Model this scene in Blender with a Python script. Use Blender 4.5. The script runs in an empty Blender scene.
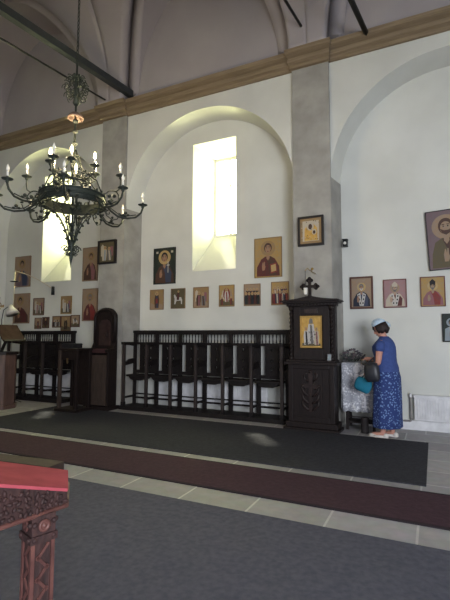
import bpy, bmesh, math, random
from mathutils import Vector, Matrix, Euler
PI = math.pi; R = math.radians
SC = bpy.context.scene; COL = SC.collection

# ------------------------------------------------------------------ camera
EYE = Vector((0, 0, 1.38))
RX = Vector((0.90147458, 0.43282318, 0.00277204)); UP = Vector((0.03359553, -0.07635426, 0.99651461)); FW = Vector((-0.43152628, 0.89823946, 0.08337235)); FL = 433.577
cam = bpy.data.cameras.new('camera'); cam.sensor_fit = 'HORIZONTAL'; cam.sensor_width = 36; cam.lens = 36 * FL / 450; cam.clip_start = 0.05; cam.clip_end = 400
co = bpy.data.objects.new('camera', cam); COL.objects.link(co)
co.matrix_world = Matrix(((RX.x, UP.x, -FW.x, 0), (RX.y, UP.y, -FW.y, 0), (RX.z, UP.z, -FW.z, 1.38), (0, 0, 0, 1)))
SC.camera = co
# ------------------------------------------------------------------ world: hazy sky, brighter on the sunny (far) side
w = bpy.data.worlds.new('sky'); SC.world = w; w.use_nodes = True; nt = w.node_tree; nt.nodes.clear()
tc = nt.nodes.new('ShaderNodeTexCoord'); sx = nt.nodes.new('ShaderNodeSeparateXYZ'); nt.links.new(tc.outputs['Generated'], sx.inputs[0])
mr = nt.nodes.new('ShaderNodeMapRange'); mr.inputs[1].default_value = 0.3; mr.inputs[2].default_value = 0.6; nt.links.new(sx.outputs['Y'], mr.inputs[0])
mx = nt.nodes.new('ShaderNodeMix'); mx.data_type = 'RGBA'
SKY_DIM = (0.56, 0.58, 0.66, 1); SKY_SUN = (64.0, 62.0, 33.0, 1)
mx.inputs[6].default_value = SKY_DIM; mx.inputs[7].default_value = SKY_SUN
nt.links.new(mr.outputs[0], mx.inputs[0]); bg = nt.nodes.new('ShaderNodeBackground'); nt.links.new(mx.outputs[2], bg.inputs[0])
bg.inputs[1].default_value = 1.0
wo = nt.nodes.new('ShaderNodeOutputWorld'); nt.links.new(bg.outputs[0], wo.inputs[0])
# ------------------------------------------------------------------ sun through the windows
sl = bpy.data.lights.new('sun', 'SUN'); sl.energy = 9.0; sl.angle = R(3); sl.color = (1.0, 0.93, 0.72)
so = bpy.data.objects.new('sun', sl); COL.objects.link(so); so.location = (-8, 14, 14)
so.rotation_euler = Vector((1.55, -2.06, -4.0)).to_track_quat('-Z', 'Y').to_euler()
# ------------------------------------------------------------------ unseen area lamp added as daylight from behind right
def area(name, loc, target, sx_, sy_, e, col):
    l = bpy.data.lights.new(name, 'AREA'); l.shape = 'RECTANGLE'; l.size = sx_; l.size_y = sy_; l.energy = e; l.color = col
    o = bpy.data.objects.new(name, l); COL.objects.link(o); o.location = loc
    o.rotation_euler = (Vector(target) - Vector(loc)).to_track_quat('-Z', 'Y').to_euler()
area('unseen_daylight', (4.2, -3.6, 2.0), (-1.5, 6.5, 1.2), 3.4, 3.2, 640, (0.86, 0.90, 0.97))
vs = SC.view_settings; vs.view_transform = 'Standard'; vs.look = 'None'; vs.gamma = 1; vs.exposure = 0.35; vs.use_curve_mapping = False

# ------------------------------------------------------------------ picture-to-place helpers
def ray(x, y): return RX * (x - 225) - UP * (y - 300) + FW * FL
def wallp(x, y, D): d = ray(x, y); return d * (D / d.y) + EYE
def floorp(x, y, z=0): d = ray(x, y); return d * ((z - 1.38) / d.z) + EYE

# ------------------------------------------------------------------ materials
def lin(c): return tuple(((v / 255) / 12.92 if v <= 10 else ((v / 255 + 0.055) / 1.055) ** 2.4) for v in c) + (1,)
MATS = {}
def lin_(c): return lin(c)
def mat(name, c, rough=0.7, metal=0, c2=None, scale=8, bump=0, em=0, detail=4, spec=0.3, stretch=None, sheen=0):
    if name in MATS: return MATS[name]
    m = bpy.data.materials.new(name); m.use_nodes = True; t = m.node_tree; b = t.nodes['Principled BSDF']
    b.inputs['Base Color'].default_value = lin(c); b.inputs['Roughness'].default_value = rough; b.inputs['Metallic'].default_value = metal
    b.inputs['Specular IOR Level'].default_value = spec
    if sheen: b.inputs['Sheen Weight'].default_value = sheen
    if em: b.inputs['Emission Color'].default_value = lin(c); b.inputs['Emission Strength'].default_value = em
    if c2 is None and not em: c2 = tuple(v * 0.9 for v in c)
    if c2 is not None or bump:
        tcn = t.nodes.new('ShaderNodeTexCoord'); n = t.nodes.new('ShaderNodeTexNoise'); n.inputs['Scale'].default_value = scale; n.inputs['Detail'].default_value = detail
        src = tcn.outputs['Object']
        if stretch:
            mp = t.nodes.new('ShaderNodeMapping'); mp.inputs['Scale'].default_value = stretch; t.links.new(src, mp.inputs[0]); src = mp.outputs[0]
        t.links.new(src, n.inputs['Vector'])
        if c2 is not None:
            rp = t.nodes.new('ShaderNodeValToRGB'); rp.color_ramp.elements[0].position = 0.32; rp.color_ramp.elements[1].position = 0.68
            rp.color_ramp.elements[0].color = lin(c2); rp.color_ramp.elements[1].color = lin(c)
            t.links.new(n.outputs['Fac'], rp.inputs[0]); t.links.new(rp.outputs[0], b.inputs['Base Color'])
        if bump:
            bp = t.nodes.new('ShaderNodeBump'); bp.inputs['Strength'].default_value = bump; bp.inputs['Distance'].default_value = 0.02
            t.links.new(n.outputs['Fac'], bp.inputs['Height']); t.links.new(bp.outputs[0], b.inputs['Normal'])
    MATS[name] = m; return m
plaster = mat('white_plaster', (202, 203, 197), 0.9, c2=(190, 191, 185), scale=1.3, bump=0.08)
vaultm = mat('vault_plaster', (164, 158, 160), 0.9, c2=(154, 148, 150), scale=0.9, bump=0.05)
greyp = mat('grey_pier_plaster', (158, 156, 150), 0.85, c2=(136, 134, 129), scale=3.5, bump=0.1)
cornm = mat('ochre_cornice_stone', (136, 120, 98), 0.85, c2=(116, 101, 80), scale=7, bump=0.12, stretch=(0.3, 3, 6))
darkwood = mat('dark_carved_walnut', (34, 25, 23), 0.5, c2=(20, 15, 15), scale=9, bump=0.1, stretch=(6, 6, 0.8), spec=0.25)
stallwood = mat('stall_oak_black', (32, 27, 27), 0.55, c2=(20, 18, 18), scale=9, bump=0.1, stretch=(6, 6, 0.8), spec=0.2)
postwood = mat('worn_post_wood', (58, 50, 48), 0.5, c2=(40, 35, 34), scale=9, stretch=(6, 6, 0.8), spec=0.2)
brownwood = mat('brown_panel_wood', (64, 52, 46), 0.6, c2=(46, 38, 34), scale=6, stretch=(5, 5, 0.7))
redwood = mat('reddish_carved_wood', (66, 44, 42), 0.65, c2=(42, 29, 29), scale=14, bump=0.25, stretch=(4, 4, 1), spec=0.3)
redwoodl = mat('reddish_worn_edge', (104, 68, 62), 0.45, c2=(78, 50, 47), scale=14)
iron = mat('black_iron', (38, 40, 40), 0.5, 0.4)
tiem = mat('grey_tie_steel', (58, 62, 66), 0.55, 0.3)
oldbronze = mat('verdigris_iron', (52, 58, 52), 0.5, 0.3, c2=(38, 42, 38))
gold = mat('icon_gold', (196, 160, 88), 0.4, 0.35, c2=(168, 132, 66), scale=20)
white = mat('radiator_white', (214, 214, 216), 0.45)
glassy = mat('bulb_glass', (235, 232, 222), 0.2)
lit = mat('lit_bulb', (255, 226, 170), em=30)
redvel = mat('red_velvet', (176, 82, 92), 0.9, c2=(156, 70, 80), scale=9, spec=0.1)
brass = mat('brass', (170, 140, 80), 0.35, 0.8)

def carpet_mat(name, a, b):
    m = mat(name, a, 0.95, c2=b, scale=26, detail=6, bump=0.3); return m
greycar = carpet_mat('grey_carpet', (86, 87, 99), (72, 73, 85)); dimcar = carpet_mat('grey_carpet_dim_light', (50, 51, 58), (39, 40, 47))  # far carpet: same grey, weaker light there is put into its colour
runm = carpet_mat('burgundy_runner', (66, 44, 54), (56, 36, 45))
bindm = mat('dark_binding', (36, 28, 33), 0.9)

def stone_mat():
    m = bpy.data.materials.new('stone_slabs'); m.use_nodes = True; t = m.node_tree; b = t.nodes['Principled BSDF']; b.inputs['Roughness'].default_value = 0.55
    tcn = t.nodes.new('ShaderNodeTexCoord'); br = t.nodes.new('ShaderNodeTexBrick'); mp = t.nodes.new('ShaderNodeMapping'); mp.inputs['Location'].default_value = (0.15, 0.0, 0)
    t.links.new(tcn.outputs['Object'], mp.inputs[0]); t.links.new(mp.outputs[0], br.inputs['Vector'])
    br.inputs['Scale'].default_value = 1; br.inputs['Brick Width'].default_value = 0.62; br.inputs['Row Height'].default_value = 0.46; br.inputs['Mortar Size'].default_value = 0.009; br.offset = 0.4
    br.inputs['Color1'].default_value = lin((164, 160, 166)); br.inputs['Color2'].default_value = lin((144, 138, 144)); br.inputs['Mortar'].default_value = lin((196, 192, 188))
    n = t.nodes.new('ShaderNodeTexNoise'); n.inputs['Scale'].default_value = 9; n.inputs['Detail'].default_value = 8
    mx = t.nodes.new('ShaderNodeMix'); mx.data_type = 'RGBA'; mx.blend_type = 'MULTIPLY'; mx.inputs[0].default_value = 0.55
    t.links.new(tcn.outputs['Object'], n.inputs['Vector']); t.links.new(br.outputs['Color'], mx.inputs[6]); t.links.new(n.outputs['Color'], mx.inputs[7])
    hs = t.nodes.new('ShaderNodeHueSaturation'); hs.inputs['Saturation'].default_value = 0.35; hs.inputs['Value'].default_value = 1.25; t.links.new(mx.outputs[2], hs.inputs['Color'])
    t.links.new(hs.outputs[0], b.inputs['Base Color'])
    bp = t.nodes.new('ShaderNodeBump'); bp.inputs['Strength'].default_value = 0.25; t.links.new(n.outputs['Fac'], bp.inputs['Height']); t.links.new(bp.outputs[0], b.inputs['Normal'])
    return m
stone = stone_mat()

# ------------------------------------------------------------------ mesh builder
class MB:
    def __init__(s): s.v = []; s.f = []; s.mi = []; s.sm = []; s.mats = []
    def m(s, mt):
        if mt not in s.mats: s.mats.append(mt)
        return s.mats.index(mt)
    def add(s, vs, fs, mt, smooth=False, M=None):
        k = len(s.v)
        for p in vs:
            p = Vector(p); s.v.append(tuple(M @ p) if M else tuple(p))
        i = s.m(mt)
        for f in fs: s.f.append([a + k for a in f]); s.mi.append(i); s.sm.append(smooth)
        return s
    def box(s, x0, x1, y0, y1, z0, z1, mt, M=None):
        vs = [(x, y, z) for x in (x0, x1) for y in (y0, y1) for z in (z0, z1)]
        return s.add(vs, [(0, 1, 3, 2), (4, 6, 7, 5), (0, 4, 5, 1), (2, 3, 7, 6), (0, 2, 6, 4), (1, 5, 7, 3)], mt, M=M)
    def prism(s, pts, a, b, mt, axis='y', M=None):
        # outline pts (u,v); axis y: (u, a..b, v); axis x: (a..b, u, v); axis z: (u, v, a..b)
        def q(p, t): return (p[0], t, p[1]) if axis == 'y' else ((t, p[0], p[1]) if axis == 'x' else (p[0], p[1], t))
        n = len(pts); vs = [q(p, a) for p in pts] + [q(p, b) for p in pts]
        fs = [list(range(n)), list(range(2 * n - 1, n - 1, -1))] + [(i, (i + 1) % n, n + (i + 1) % n, n + i) for i in range(n)]
        return s.add(vs, fs, mt, M=M)
    def tube(s, pts, r, mt, seg=8, closed=False, M=None):
        pts = [Vector(p) for p in pts]; n = len(pts); rs = r if isinstance(r, (list, tuple)) else [r] * n
        vs = []; prev = None
        for i, p in enumerate(pts):
            if closed: t = pts[(i + 1) % n] - pts[i - 1]
            else: t = pts[min(i + 1, n - 1)] - pts[max(i - 1, 0)]
            if t.length < 1e-9: t = Vector((0, 0, 1))
            t.normalize()
            if prev is None:
                a = Vector((0, 0, 1)) if abs(t.z) < 0.9 else Vector((1, 0, 0)); u = t.cross(a).normalized()
            else:
                u = prev - t * prev.dot(t)
                u = u.normalized() if u.length > 1e-6 else t.orthogonal().normalized()
            prev = u; v = t.cross(u)
            for k in range(seg):
                a = 2 * PI * k / seg; vs.append(p + (u * math.cos(a) + v * math.sin(a)) * rs[i])
        fs = []
        for i in range(n if closed else n - 1):
            j = (i + 1) % n
            for k in range(seg): fs.append((i * seg + k, i * seg + (k + 1) % seg, j * seg + (k + 1) % seg, j * seg + k))
        if not closed: fs += [list(range(seg))[::-1], list(range((n - 1) * seg, n * seg))]
        return s.add(vs, fs, mt, True, M)
    def lathe(s, c, prof, mt, seg=16, M=None, sx=1, sy=1, smooth=True):
        vs = []
        for (r, z) in prof:
            for k in range(seg): a = 2 * PI * k / seg; vs.append((c[0] + math.cos(a) * r * sx, c[1] + math.sin(a) * r * sy, c[2] + z))
        fs = [(i * seg + k, i * seg + (k + 1) % seg, (i + 1) * seg + (k + 1) % seg, (i + 1) * seg + k) for i in range(len(prof) - 1) for k in range(seg)]
        fs += [list(range(seg))[::-1], list(range((len(prof) - 1) * seg, len(prof) * seg))]
        return s.add(vs, fs, mt, smooth, M)
    def ball(s, c, r, mt, seg=8, M=None):
        r = r if isinstance(r, (tuple, list)) else (r, r, r); n = max(4, seg // 2 + 1)
        vs = []; 
        for i in range(1, n):
            a = PI * i / n
            for k in range(seg): b = 2 * PI * k / seg; vs.append((c[0] + r[0] * math.sin(a) * math.cos(b), c[1] + r[1] * math.sin(a) * math.sin(b), c[2] + r[2] * math.cos(a)))
        t = len(vs); vs += [(c[0], c[1], c[2] + r[2]), (c[0], c[1], c[2] - r[2])]
        fs = [(i * seg + k, (i + 1) * seg + k, (i + 1) * seg + (k + 1) % seg, i * seg + (k + 1) % seg) for i in range(n - 2) for k in range(seg)]
        fs += [(t, k, (k + 1) % seg) for k in range(seg)] + [(t + 1, (n - 2) * seg + (k + 1) % seg, (n - 2) * seg + k) for k in range(seg)]
        return s.add(vs, fs, mt, True, M)
    def build(s, name, parent=None, loc=None, rot=None, bevel=0, recalc=True):
        me = bpy.data.meshes.new(name); me.from_pydata(s.v, [], s.f)
        for mt in s.mats: me.materials.append(mt)
        me.polygons.foreach_set('material_index', s.mi); me.polygons.foreach_set('use_smooth', s.sm)
        if recalc:
            bm = bmesh.new(); bm.from_mesh(me); bmesh.ops.recalc_face_normals(bm, faces=bm.faces); bm.to_mesh(me); bm.free()
        me.update(); o = bpy.data.objects.new(name, me); COL.objects.link(o)
        if parent: o.parent = parent
        if loc is not None: o.location = loc
        if rot is not None: o.rotation_euler = rot
        if bevel:
            bv = o.modifiers.new('bevel', 'BEVEL'); bv.width = bevel; bv.segments = 2; bv.limit_method = 'ANGLE'
        return o
def thing(name, label, cat, loc, rot=(0, 0, 0), group=None):
    o = bpy.data.objects.new(name, None); COL.objects.link(o); o.empty_display_size = 0.1; o.location = loc; o.rotation_euler = rot
    return tag(o, label, cat, group)
def tag(o, label, cat=None, group=None):
    o['label'] = label
    if cat: o['category'] = cat
    if group: o['group'] = group
    return o
def struct(o): o['kind'] = 'structure'; return o
def dup(o, parent=None):
    c = o.copy(); COL.objects.link(c)
    if parent: c.parent = parent
    for ch in list(o.children): dup(ch, c)
    return c

# ================================================================== SETTING
PER = 4.04; XC = [-11.79, -7.75, -3.71, 0.33, 4.37]; PX = [x + PER / 2 for x in XC[:-1]] + [XC[0] - PER / 2, XC[-1] + PER / 2]
YF, YB, YW = 6.75, 7.17, 7.80       # wall face between piers, recess face, window plane
RF, RB, ZS = 1.72, 1.65, 3.86
ZC = 6.06
WZ0, WZ1 = 2.62, 5.13
o = MB().box(-13.9, 6.5, -2.5, 7.3, -0.12, 0, stone).build('floor'); struct(o)

wall = MB()
NA = 32
def arc(xc, r, y):
    return [(xc - r * math.cos(PI * k / NA), y, ZS + r * math.sin(PI * k / NA)) for k in range(NA + 1)]
for i, xc in enumerate(XC):
    A = arc(xc, RF, YF); Bk = arc(xc, RB, YB)
    # spandrel strips from the arch up to a straight top line, and jamb strips beside
    top = [(xc - PER / 2 + PER * k / NA, YF, 8.6) for k in range(NA + 1)]
    mid = [(x, YF, 5.9) for x, y, z in top]
    wall.add(A + mid, [(k, k + 1, NA + 2 + k, NA + 1 + k) for k in range(NA)], plaster)
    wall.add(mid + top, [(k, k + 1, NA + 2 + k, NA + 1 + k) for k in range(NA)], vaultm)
    for sgn in (-1, 1):
        a = xc + sgn * RF; b = xc + sgn * PER / 2
        wall.add([(a, YF, 0), (b, YF, 0), (b, YF, 5.9), (a, YF, ZS)], [(0, 1, 2, 3)], plaster)
        c = xc + sgn * RB
        wall.add([(a, YF, 0), (a, YF, ZS), (c, YB, ZS), (c, YB, 0)], [(0, 1, 2, 3)], plaster)
    wall.add(A + Bk, [(k, k + 1, NA + 2 + k, NA + 1 + k) for k in range(NA)], plaster, True)
    hasw = i in (1, 2)
    # back of recess
    if hasw:
        w0, w1 = xc - 0.435, xc + 0.485
        ys = [xc - 1.75, w0, w1, xc + 1.75]; zs = [0, WZ0, WZ1, 5.6]
        for a in range(3):
            for b in range(3):
                if a == 1 and b == 1: continue
                wall.add([(ys[a], YB, zs[b]), (ys[a + 1], YB, zs[b]), (ys[a + 1], YB, zs[b + 1]), (ys[a], YB, zs[b + 1])], [(0, 1, 2, 3)], plaster)
        v0, v1, u0, u1 = xc - 0.28, xc + 0.32, 3.39, 5.02      # inner opening at the glass
        O = [(w0, YB, WZ0), (w1, YB, WZ0), (w1, YB, WZ1), (w0, YB, WZ1)]; I = [(v0, YW, u0), (v1, YW, u0), (v1, YW, u1), (v0, YW, u1)]
        I2 = [(x, YW + 0.12, z) for (x, y, z) in I]
        wall.add(O + I + I2, [(k, (k + 1) % 4, 4 + (k + 1) % 4, 4 + k) for k in range(4)] + [(4 + k, 4 + (k + 1) % 4, 8 + (k + 1) % 4, 8 + k) for k in range(4)], plaster)
        # outer skin round the opening, so only the opening lets light in
        ys = [xc - 2.02, v0, v1, xc + 2.02]; zs = [0, u0, u1, 8.0]
        for a in range(3):
            for b in range(3):
                if a == 1 and b == 1: continue
                wall.add([(ys[a], YW + 0.12, zs[b]), (ys[a + 1], YW + 0.12, zs[b]), (ys[a + 1], YW + 0.12, zs[b + 1]), (ys[a], YW + 0.12, zs[b + 1])], [(0, 1, 2, 3)], plaster)
    else:
        wall.add([(xc - 1.75, YB, 0), (xc + 1.75, YB, 0), (xc + 1.75, YB, 5.6), (xc - 1.75, YB, 5.6)], [(0, 1, 2, 3)], plaster)
        wall.add([(xc - 2.02, YW + .12, 0), (xc + 2.02, YW + .12, 0), (xc + 2.02, YW + .12, 8), (xc - 2.02, YW + .12, 8)], [(0, 1, 2, 3)], plaster)
struct(wall.build('wall_north', recalc=False))
# windows
for i, xc in ((1, XC[1]), (2, XC[2])):
    v0, v1, u0, u1 = xc - 0.28, xc + 0.32, 3.39, 5.02
    f = MB()
    f.box(v0, v0 + .045, YW + .0, YW + .06, u0, u1, white).box(v1 - .045, v1, YW, YW + .06, u0, u1, white)
    f.box(v0 + .045, v1 - .045, YW, YW + .06, u0, u0 + .05, white).box(v0 + .045, v1 - .045, YW, YW + .06, u1 - .05, u1, white)
    f.box(xc + .06, xc + .095, YW, YW + .06, u0 + .05, u1 - .05, white)
    f.box(v0 + .045, xc + .06, YW + .01, YW + .05, 4.42, 4.45, white).box(xc + .095, v1 - .045, YW + .01, YW + .05, 4.42, 4.45, white)
    fo = struct(f.build('window_%d' % i))
    if 'pane' not in MATS:
        g = bpy.data.materials.new('window_glass'); g.use_nodes = True; t = g.node_tree; t.nodes.clear()
        tr = t.nodes.new('ShaderNodeBsdfTransparent'); tr.inputs[0].default_value = (0.97, 0.98, 0.95, 1); gl = t.nodes.new('ShaderNodeBsdfGlossy'); gl.inputs['Roughness'].default_value = 0.05
        mxs = t.nodes.new('ShaderNodeMixShader'); mxs.inputs[0].default_value = 0.06; t.links.new(tr.outputs[0], mxs.inputs[1]); t.links.new(gl.outputs[0], mxs.inputs[2])
        ou = t.nodes.new('ShaderNodeOutputMaterial'); t.links.new(mxs.outputs[0], ou.inputs[0]); MATS['pane'] = g
    MB().box(v0 + .045, v1 - .045, YW + .026, YW + .032, u0 + .05, u1 - .05, MATS['pane']).build('window_pane', fo)
# grey piers
for k, px in enumerate(sorted(PX)):
    p = MB(); p.box(px - .305, px + .305, 6.70, 6.76, 0, 5.82, greyp)
    for s in ((-1, 1) if px > -9 else ()):
        p.prism([(px + s * .295, 6.745), (px + s * .307, 6.745), (px + s * .375, 7.172), (px + s * .363, 7.172)], 0, 3.90, greyp, axis='z')
    struct(p.build('trim_%d' % (k + 1)))
# cornice, broken forward over each pier
prof = [(0.0, 5.80), (-0.04, 5.80), (-0.045, 5.855), (-0.10, 5.875), (-0.11, 5.92), (-0.07, 5.935), (-0.075, 5.965), (-0.17, 5.995), (-0.185, 6.06), (0.0, 6.065)]
c = MB()
c.prism([(YF + a, z) for a, z in prof], -13.8, 6.4, cornm, axis='x')
for px in PX:
    n = len(prof); vs = []
    for (a, z) in prof: e = .31 - a * .35; vs += [(px - e, YF - .07 + a, z), (px + e, YF - .07 + a, z), (px + e, YF + .01, z), (px - e, YF + .01, z)]
    fs = []
    for j in range(n - 1):
        for q in range(4): fs.append((4 * j + q, 4 * j + (q + 1) % 4, 4 * j + 4 + (q + 1) % 4, 4 * j + 4 + q))
    fs += [(0, 1, 2, 3), (4 * n - 4, 4 * n - 3, 4 * n - 2, 4 * n - 1)]
    c.add(vs, fs, cornm)
struct(c.build('trim_7'))
# vault
YC, RV, RL = 3.6, 3.15, 1.72
HL = 1.42 * RL; cb = MB(); TH = math.acos(math.sqrt(1 - (HL / RV) ** 2)) if HL < RV else PI / 2
th = [TH * j / 40 for j in range(41)]; th = th + [TH + (PI - 2 * TH) * j / 20 for j in range(1, 20)] + [PI - t for t in th[::-1]]
NL, NS = 48, 6
for xc in XC:
    webs = []; L_ = []; R_ = []; M_ = []
    for t in th:
        y = YC + RV * math.cos(t); hz = RV * math.sin(t); z1 = ZC + hz; q = max(0.0, 1 - (hz / HL) ** 2) if hz < HL else 0.0; uw = RL * math.sqrt(q)
        L_.append([(xc - PER / 2 + (PER / 2 - uw) * k / NS, y, z1) for k in range(NS + 1)]); R_.append([(xc + uw + (PER / 2 - uw) * k / NS, y, z1) for k in range(NS + 1)])
        a0 = math.acos(min(1, uw / RL)) if uw > 0 else PI / 2
        row = []
        for k in range(NL + 1):
            an = (PI - a0) + (2 * a0 - PI) * k / NL; row.append((xc + RL * math.cos(an), y, ZC + HL * math.sin(an)) if uw > 0 else (xc, y, z1))
        M_.append(row)
    for G_, n_ in ((L_, NS), (R_, NS), (M_, NL)):
        vs = [p for r_ in G_ for p in r_]
        cb.add(vs, [(j * (n_ + 1) + k, j * (n_ + 1) + k + 1, (j + 1) * (n_ + 1) + k + 1, (j + 1) * (n_ + 1) + k) for j in range(len(G_) - 1) for k in range(n_) if not (n_ == NL and G_[j][0][0] == xc and G_[j + 1][0][0] == xc)], vaultm, True)
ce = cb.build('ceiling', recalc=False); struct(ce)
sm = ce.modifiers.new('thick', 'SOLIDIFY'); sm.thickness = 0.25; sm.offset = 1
struct(MB().box(-14.05, -13.75, -2.5, 7.9, 0, 9.6, plaster).build('wall_west'))  # unseen end wall, added so light falls off leftward
struct(MB().box(-13.75, -5.6, .2, .5, 0, 7.2, plaster).box(-5.6, 6.4, .2, .5, 3.9, 7.2, plaster).build('shade_wall_south'))  # unseen wall and lintel, added to cut light on left and upper walls
struct(MB().prism([(-13.8, 0), (-1.33, 0), (-1.33, 0), (-13.8, 0)], 0, 0.001, plaster, axis='y').build('unused')) if False else None
struct(MB().box(6.4, 6.65, -2.5, 7.9, 0, 9.6, plaster).build('wall_east'))  # unseen end wall, added to stop bright sky leaking in
# skirting in the right bay
b = MB().box(-1.29, 2.0, YB - .025, YB, 0.0, 0.14, white).build('baseboard_north', bevel=.004); struct(b)

# ------------------------------------------------------------------ floor coverings
def rug(name, x0, x1, y0, y1, m, label, h=.012, bind=None):
    o = MB()
    if bind:
        o.box(x0, x1, y0 + .03, y1 - .03, 0.001, h, m).box(x0, x1, y0, y0 + .03, .001, h * .9, bind).box(x0, x1, y1 - .03, y1, .001, h * .9, bind)
    else: o.box(x0, x1, y0, y1, 0.001, h, m)
    return tag(o.build(name), label, 'carpet')
rug('carpet', -6.7, -0.11, 4.53, 6.34, dimcar, 'grey carpet darkened for dimmer light, between the burgundy runner and the wooden stalls')
rug('carpet', -10.0, 4.0, .52, 3.245, greycar, 'large dark grey carpet in the foreground beside the carved stand')
rug('runner_rug', -12.5, 5.2, 3.60, 4.36, runm, 'long burgundy runner with dark edges laid along the stone floor', .014, bindm)

# ------------------------------------------------------------------ iron tie bars across the vault
def tie(px, D, q, r, m, label, flat=False):
    P = wallp(px[0], px[1], D); Q = floorp(q[0], q[1], P.z); d = (Q - P).normalized(); E_ = P + d * ((D - 0.5) / -d.y)
    P = P - d * .12
    o = MB()
    if flat:
        s = Vector((-d.y, d.x, 0)).normalized() * r
        z = Vector((0, 0, r * 1.2)); vs = [P + s + z, P - s + z, P - s - z, P + s - z, E_ + s + z, E_ - s + z, E_ - s - z, E_ + s - z]
        o.add(vs, [(0, 1, 2, 3), (4, 5, 6, 7), (0, 1, 5, 4), (1, 2, 6, 5), (2, 3, 7, 6), (3, 0, 4, 7)], m)
    else: o.tube([P, E_], r, m)
    o.v = [tuple(Vector(v) - P) for v in o.v]
    return tag(o.build('tie_bar', loc=P), label, 'tie bar')
tie((129, 93), 6.68, (0, 8), .055, tiem, 'thick dark iron bar crossing the vault above the chandelier', True)
tie((112, 104), 6.68, (0, 38), .017, iron, 'thin dark rod crossing the vault just below the thick iron bar')
tie((306, 34), 6.70, (285, 0), .022, iron, 'thin dark rod reaching the vault above the grey pier beside the shrine')
tie((366, 33), 6.60, (351, 0), .04, iron, 'dark iron bar meeting the cornice above the right hand wall')

# ================================================================== ICONS
def fade(c): g = sum(c) / 3; return tuple((g + (v - g) * .62) * .84 for v in c)
P_ = {k: mat('paint_' + k, fade(c), .6, c2=tuple(v * .82 for v in c), scale=30) for k, c in dict(
    red=(150, 52, 46), darkred=(104, 44, 44), blue=(62, 72, 100), navy=(40, 44, 62), green=(40, 52, 44), brown=(88, 58, 46), skin=(176, 128, 96), paleskin=(196, 158, 128),
    ochre=(170, 134, 84), tan=(172, 142, 112), cream=(206, 192, 166), halo=(206, 170, 104), dark=(38, 32, 32), pink=(176, 132, 134), rose=(156, 96, 104), white=(212, 208, 202), grey=(122, 118, 116), olive=(104, 92, 62), goldbg=(190, 152, 84), sky=(150, 165, 175), mauve=(128, 104, 110)).items()}
FR = {k: mat('frame_' + k, c, .45) for k, c in dict(black=(34, 30, 30), brown=(84, 54, 44), gold=(140, 112, 66), red=(104, 58, 52), tan=(130, 104, 78)).items()}
FR['plainedge'] = mat('frame_edge', (120, 96, 76), .6)

def ell(cx, cy, rx, ry, n=18): return [(cx + rx * math.cos(2 * PI * k / n), cy + ry * math.sin(2 * PI * k / n)) for k in range(n)]
def bust(o, L, c):   # unit square 0..1 ; L(poly, paint, layer)
    L([(.02, .02), (.98, .02), (.98, .98), (.02, .98)], c['bg'], 0)
    hx = c.get('hx', .5); s = c.get('s', 1.0); hy = c.get('hy', .70)
    L(ell(hx, hy, .25 * s, .25 * s * c['ar'], 24), c['halo'], 1)
    L([(.06, .02), (.08, .26), (hx - .26, .46), (hx - .10, .53), (hx + .10, .53), (hx + .26, .46), (.92, .26), (.94, .02)], c['robe'], 2)
    L([(hx - .10, .52), (hx + .02, .30), (hx + .06, .03), (.80, .03), (.84, .30), (hx + .12, .52)], c['robe2'], 3)
    L([(hx - .06, .55), (hx - .06, .48), (hx, .42), (hx + .06, .48), (hx + .06, .55)], c['skin'], 4)
    L(ell(hx, hy + .01, .135 * s, .165 * s * c['ar']), c['hair'], 4)
    L(ell(hx, hy - .02, .10 * s, .13 * s * c['ar']), c['skin'], 5)
    if c.get('beard'): L([(hx - .10 * s, hy - .03), (hx - .07 * s, hy - .15 * c['ar']), (hx, hy - .21 * c['ar']), (hx + .07 * s, hy - .15 * c['ar']), (hx + .10 * s, hy - .03), (hx + .04 * s, hy - .06), (hx - .04 * s, hy - .06)], c['beard'], 6)
    for e in (-1, 1):
        L(ell(hx + e * .04 * s, hy + .01, .018, .012, 8), P_['dark'], 7)
        L([(hx + e * .018 * s, hy + .035), (hx + e * .07 * s, hy + .03), (hx + e * .07 * s, hy + .045), (hx + e * .018 * s, hy + .048)][::e], c['hair'], 7)
    L([(hx - .006, hy + .02), (hx - .018, hy - .045), (hx + .018, hy - .045), (hx + .006, hy + .02)], P_['tan'], 7)
    L([(hx - .03, hy - .075), (hx + .03, hy - .075), (hx + .02, hy - .09), (hx - .02, hy - .09)], P_['darkred'], 8)
    # raised hand
    a, b_ = c.get('hand', (.34, .27))
    L([(a - .06, b_ - .10), (a - .07, b_ + .02), (a - .04, b_ + .11), (a - .015, b_ + .12), (a, b_ + .04), (a + .02, b_ + .13), (a + .045, b_ + .12), (a + .045, b_), (a + .07, b_ + .02), (a + .05, b_ - .06), (a + .02, b_ - .10)], c['skin'], 9)
    if c.get('book'): L([(.60, .08), (.84, .12), (.82, .36), (.58, .32)], c['book'], 9); L([(.63, .12), (.81, .15), (.79, .32), (.61, .29)], P_['halo'], 10)
    if c.get('cross'): L([(.66, .3), (.69, .3), (.69, .62), (.66, .62)], P_['white'], 9); L([(.61, .5), (.74, .5), (.74, .53), (.61, .53)], P_['white'], 9)
    if c.get('mitre'): L([(hx - .12, hy + .05), (hx - .13, hy + .15), (hx, hy + .24), (hx + .13, hy + .15), (hx + .12, hy + .05)], c['mitre'], 8)
    if c.get('omo'):
        for e in (-1, 1):
            L([(hx + e * .06, .50), (hx + e * .22, .44), (hx + e * .10, .04), (hx - e * .02, .04)][::e], P_['white'], 5)
            for q in range(3): L(ell(hx + e * (.13 - .03 * q), .40 - .13 * q, .035, .035, 8), P_['dark'], 6)
    if c.get('letters'):
        for e in (.10, .80):
            L([(e, .86), (e + .1, .86), (e + .1, .92), (e, .92)], c['letters'], 1)
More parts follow.
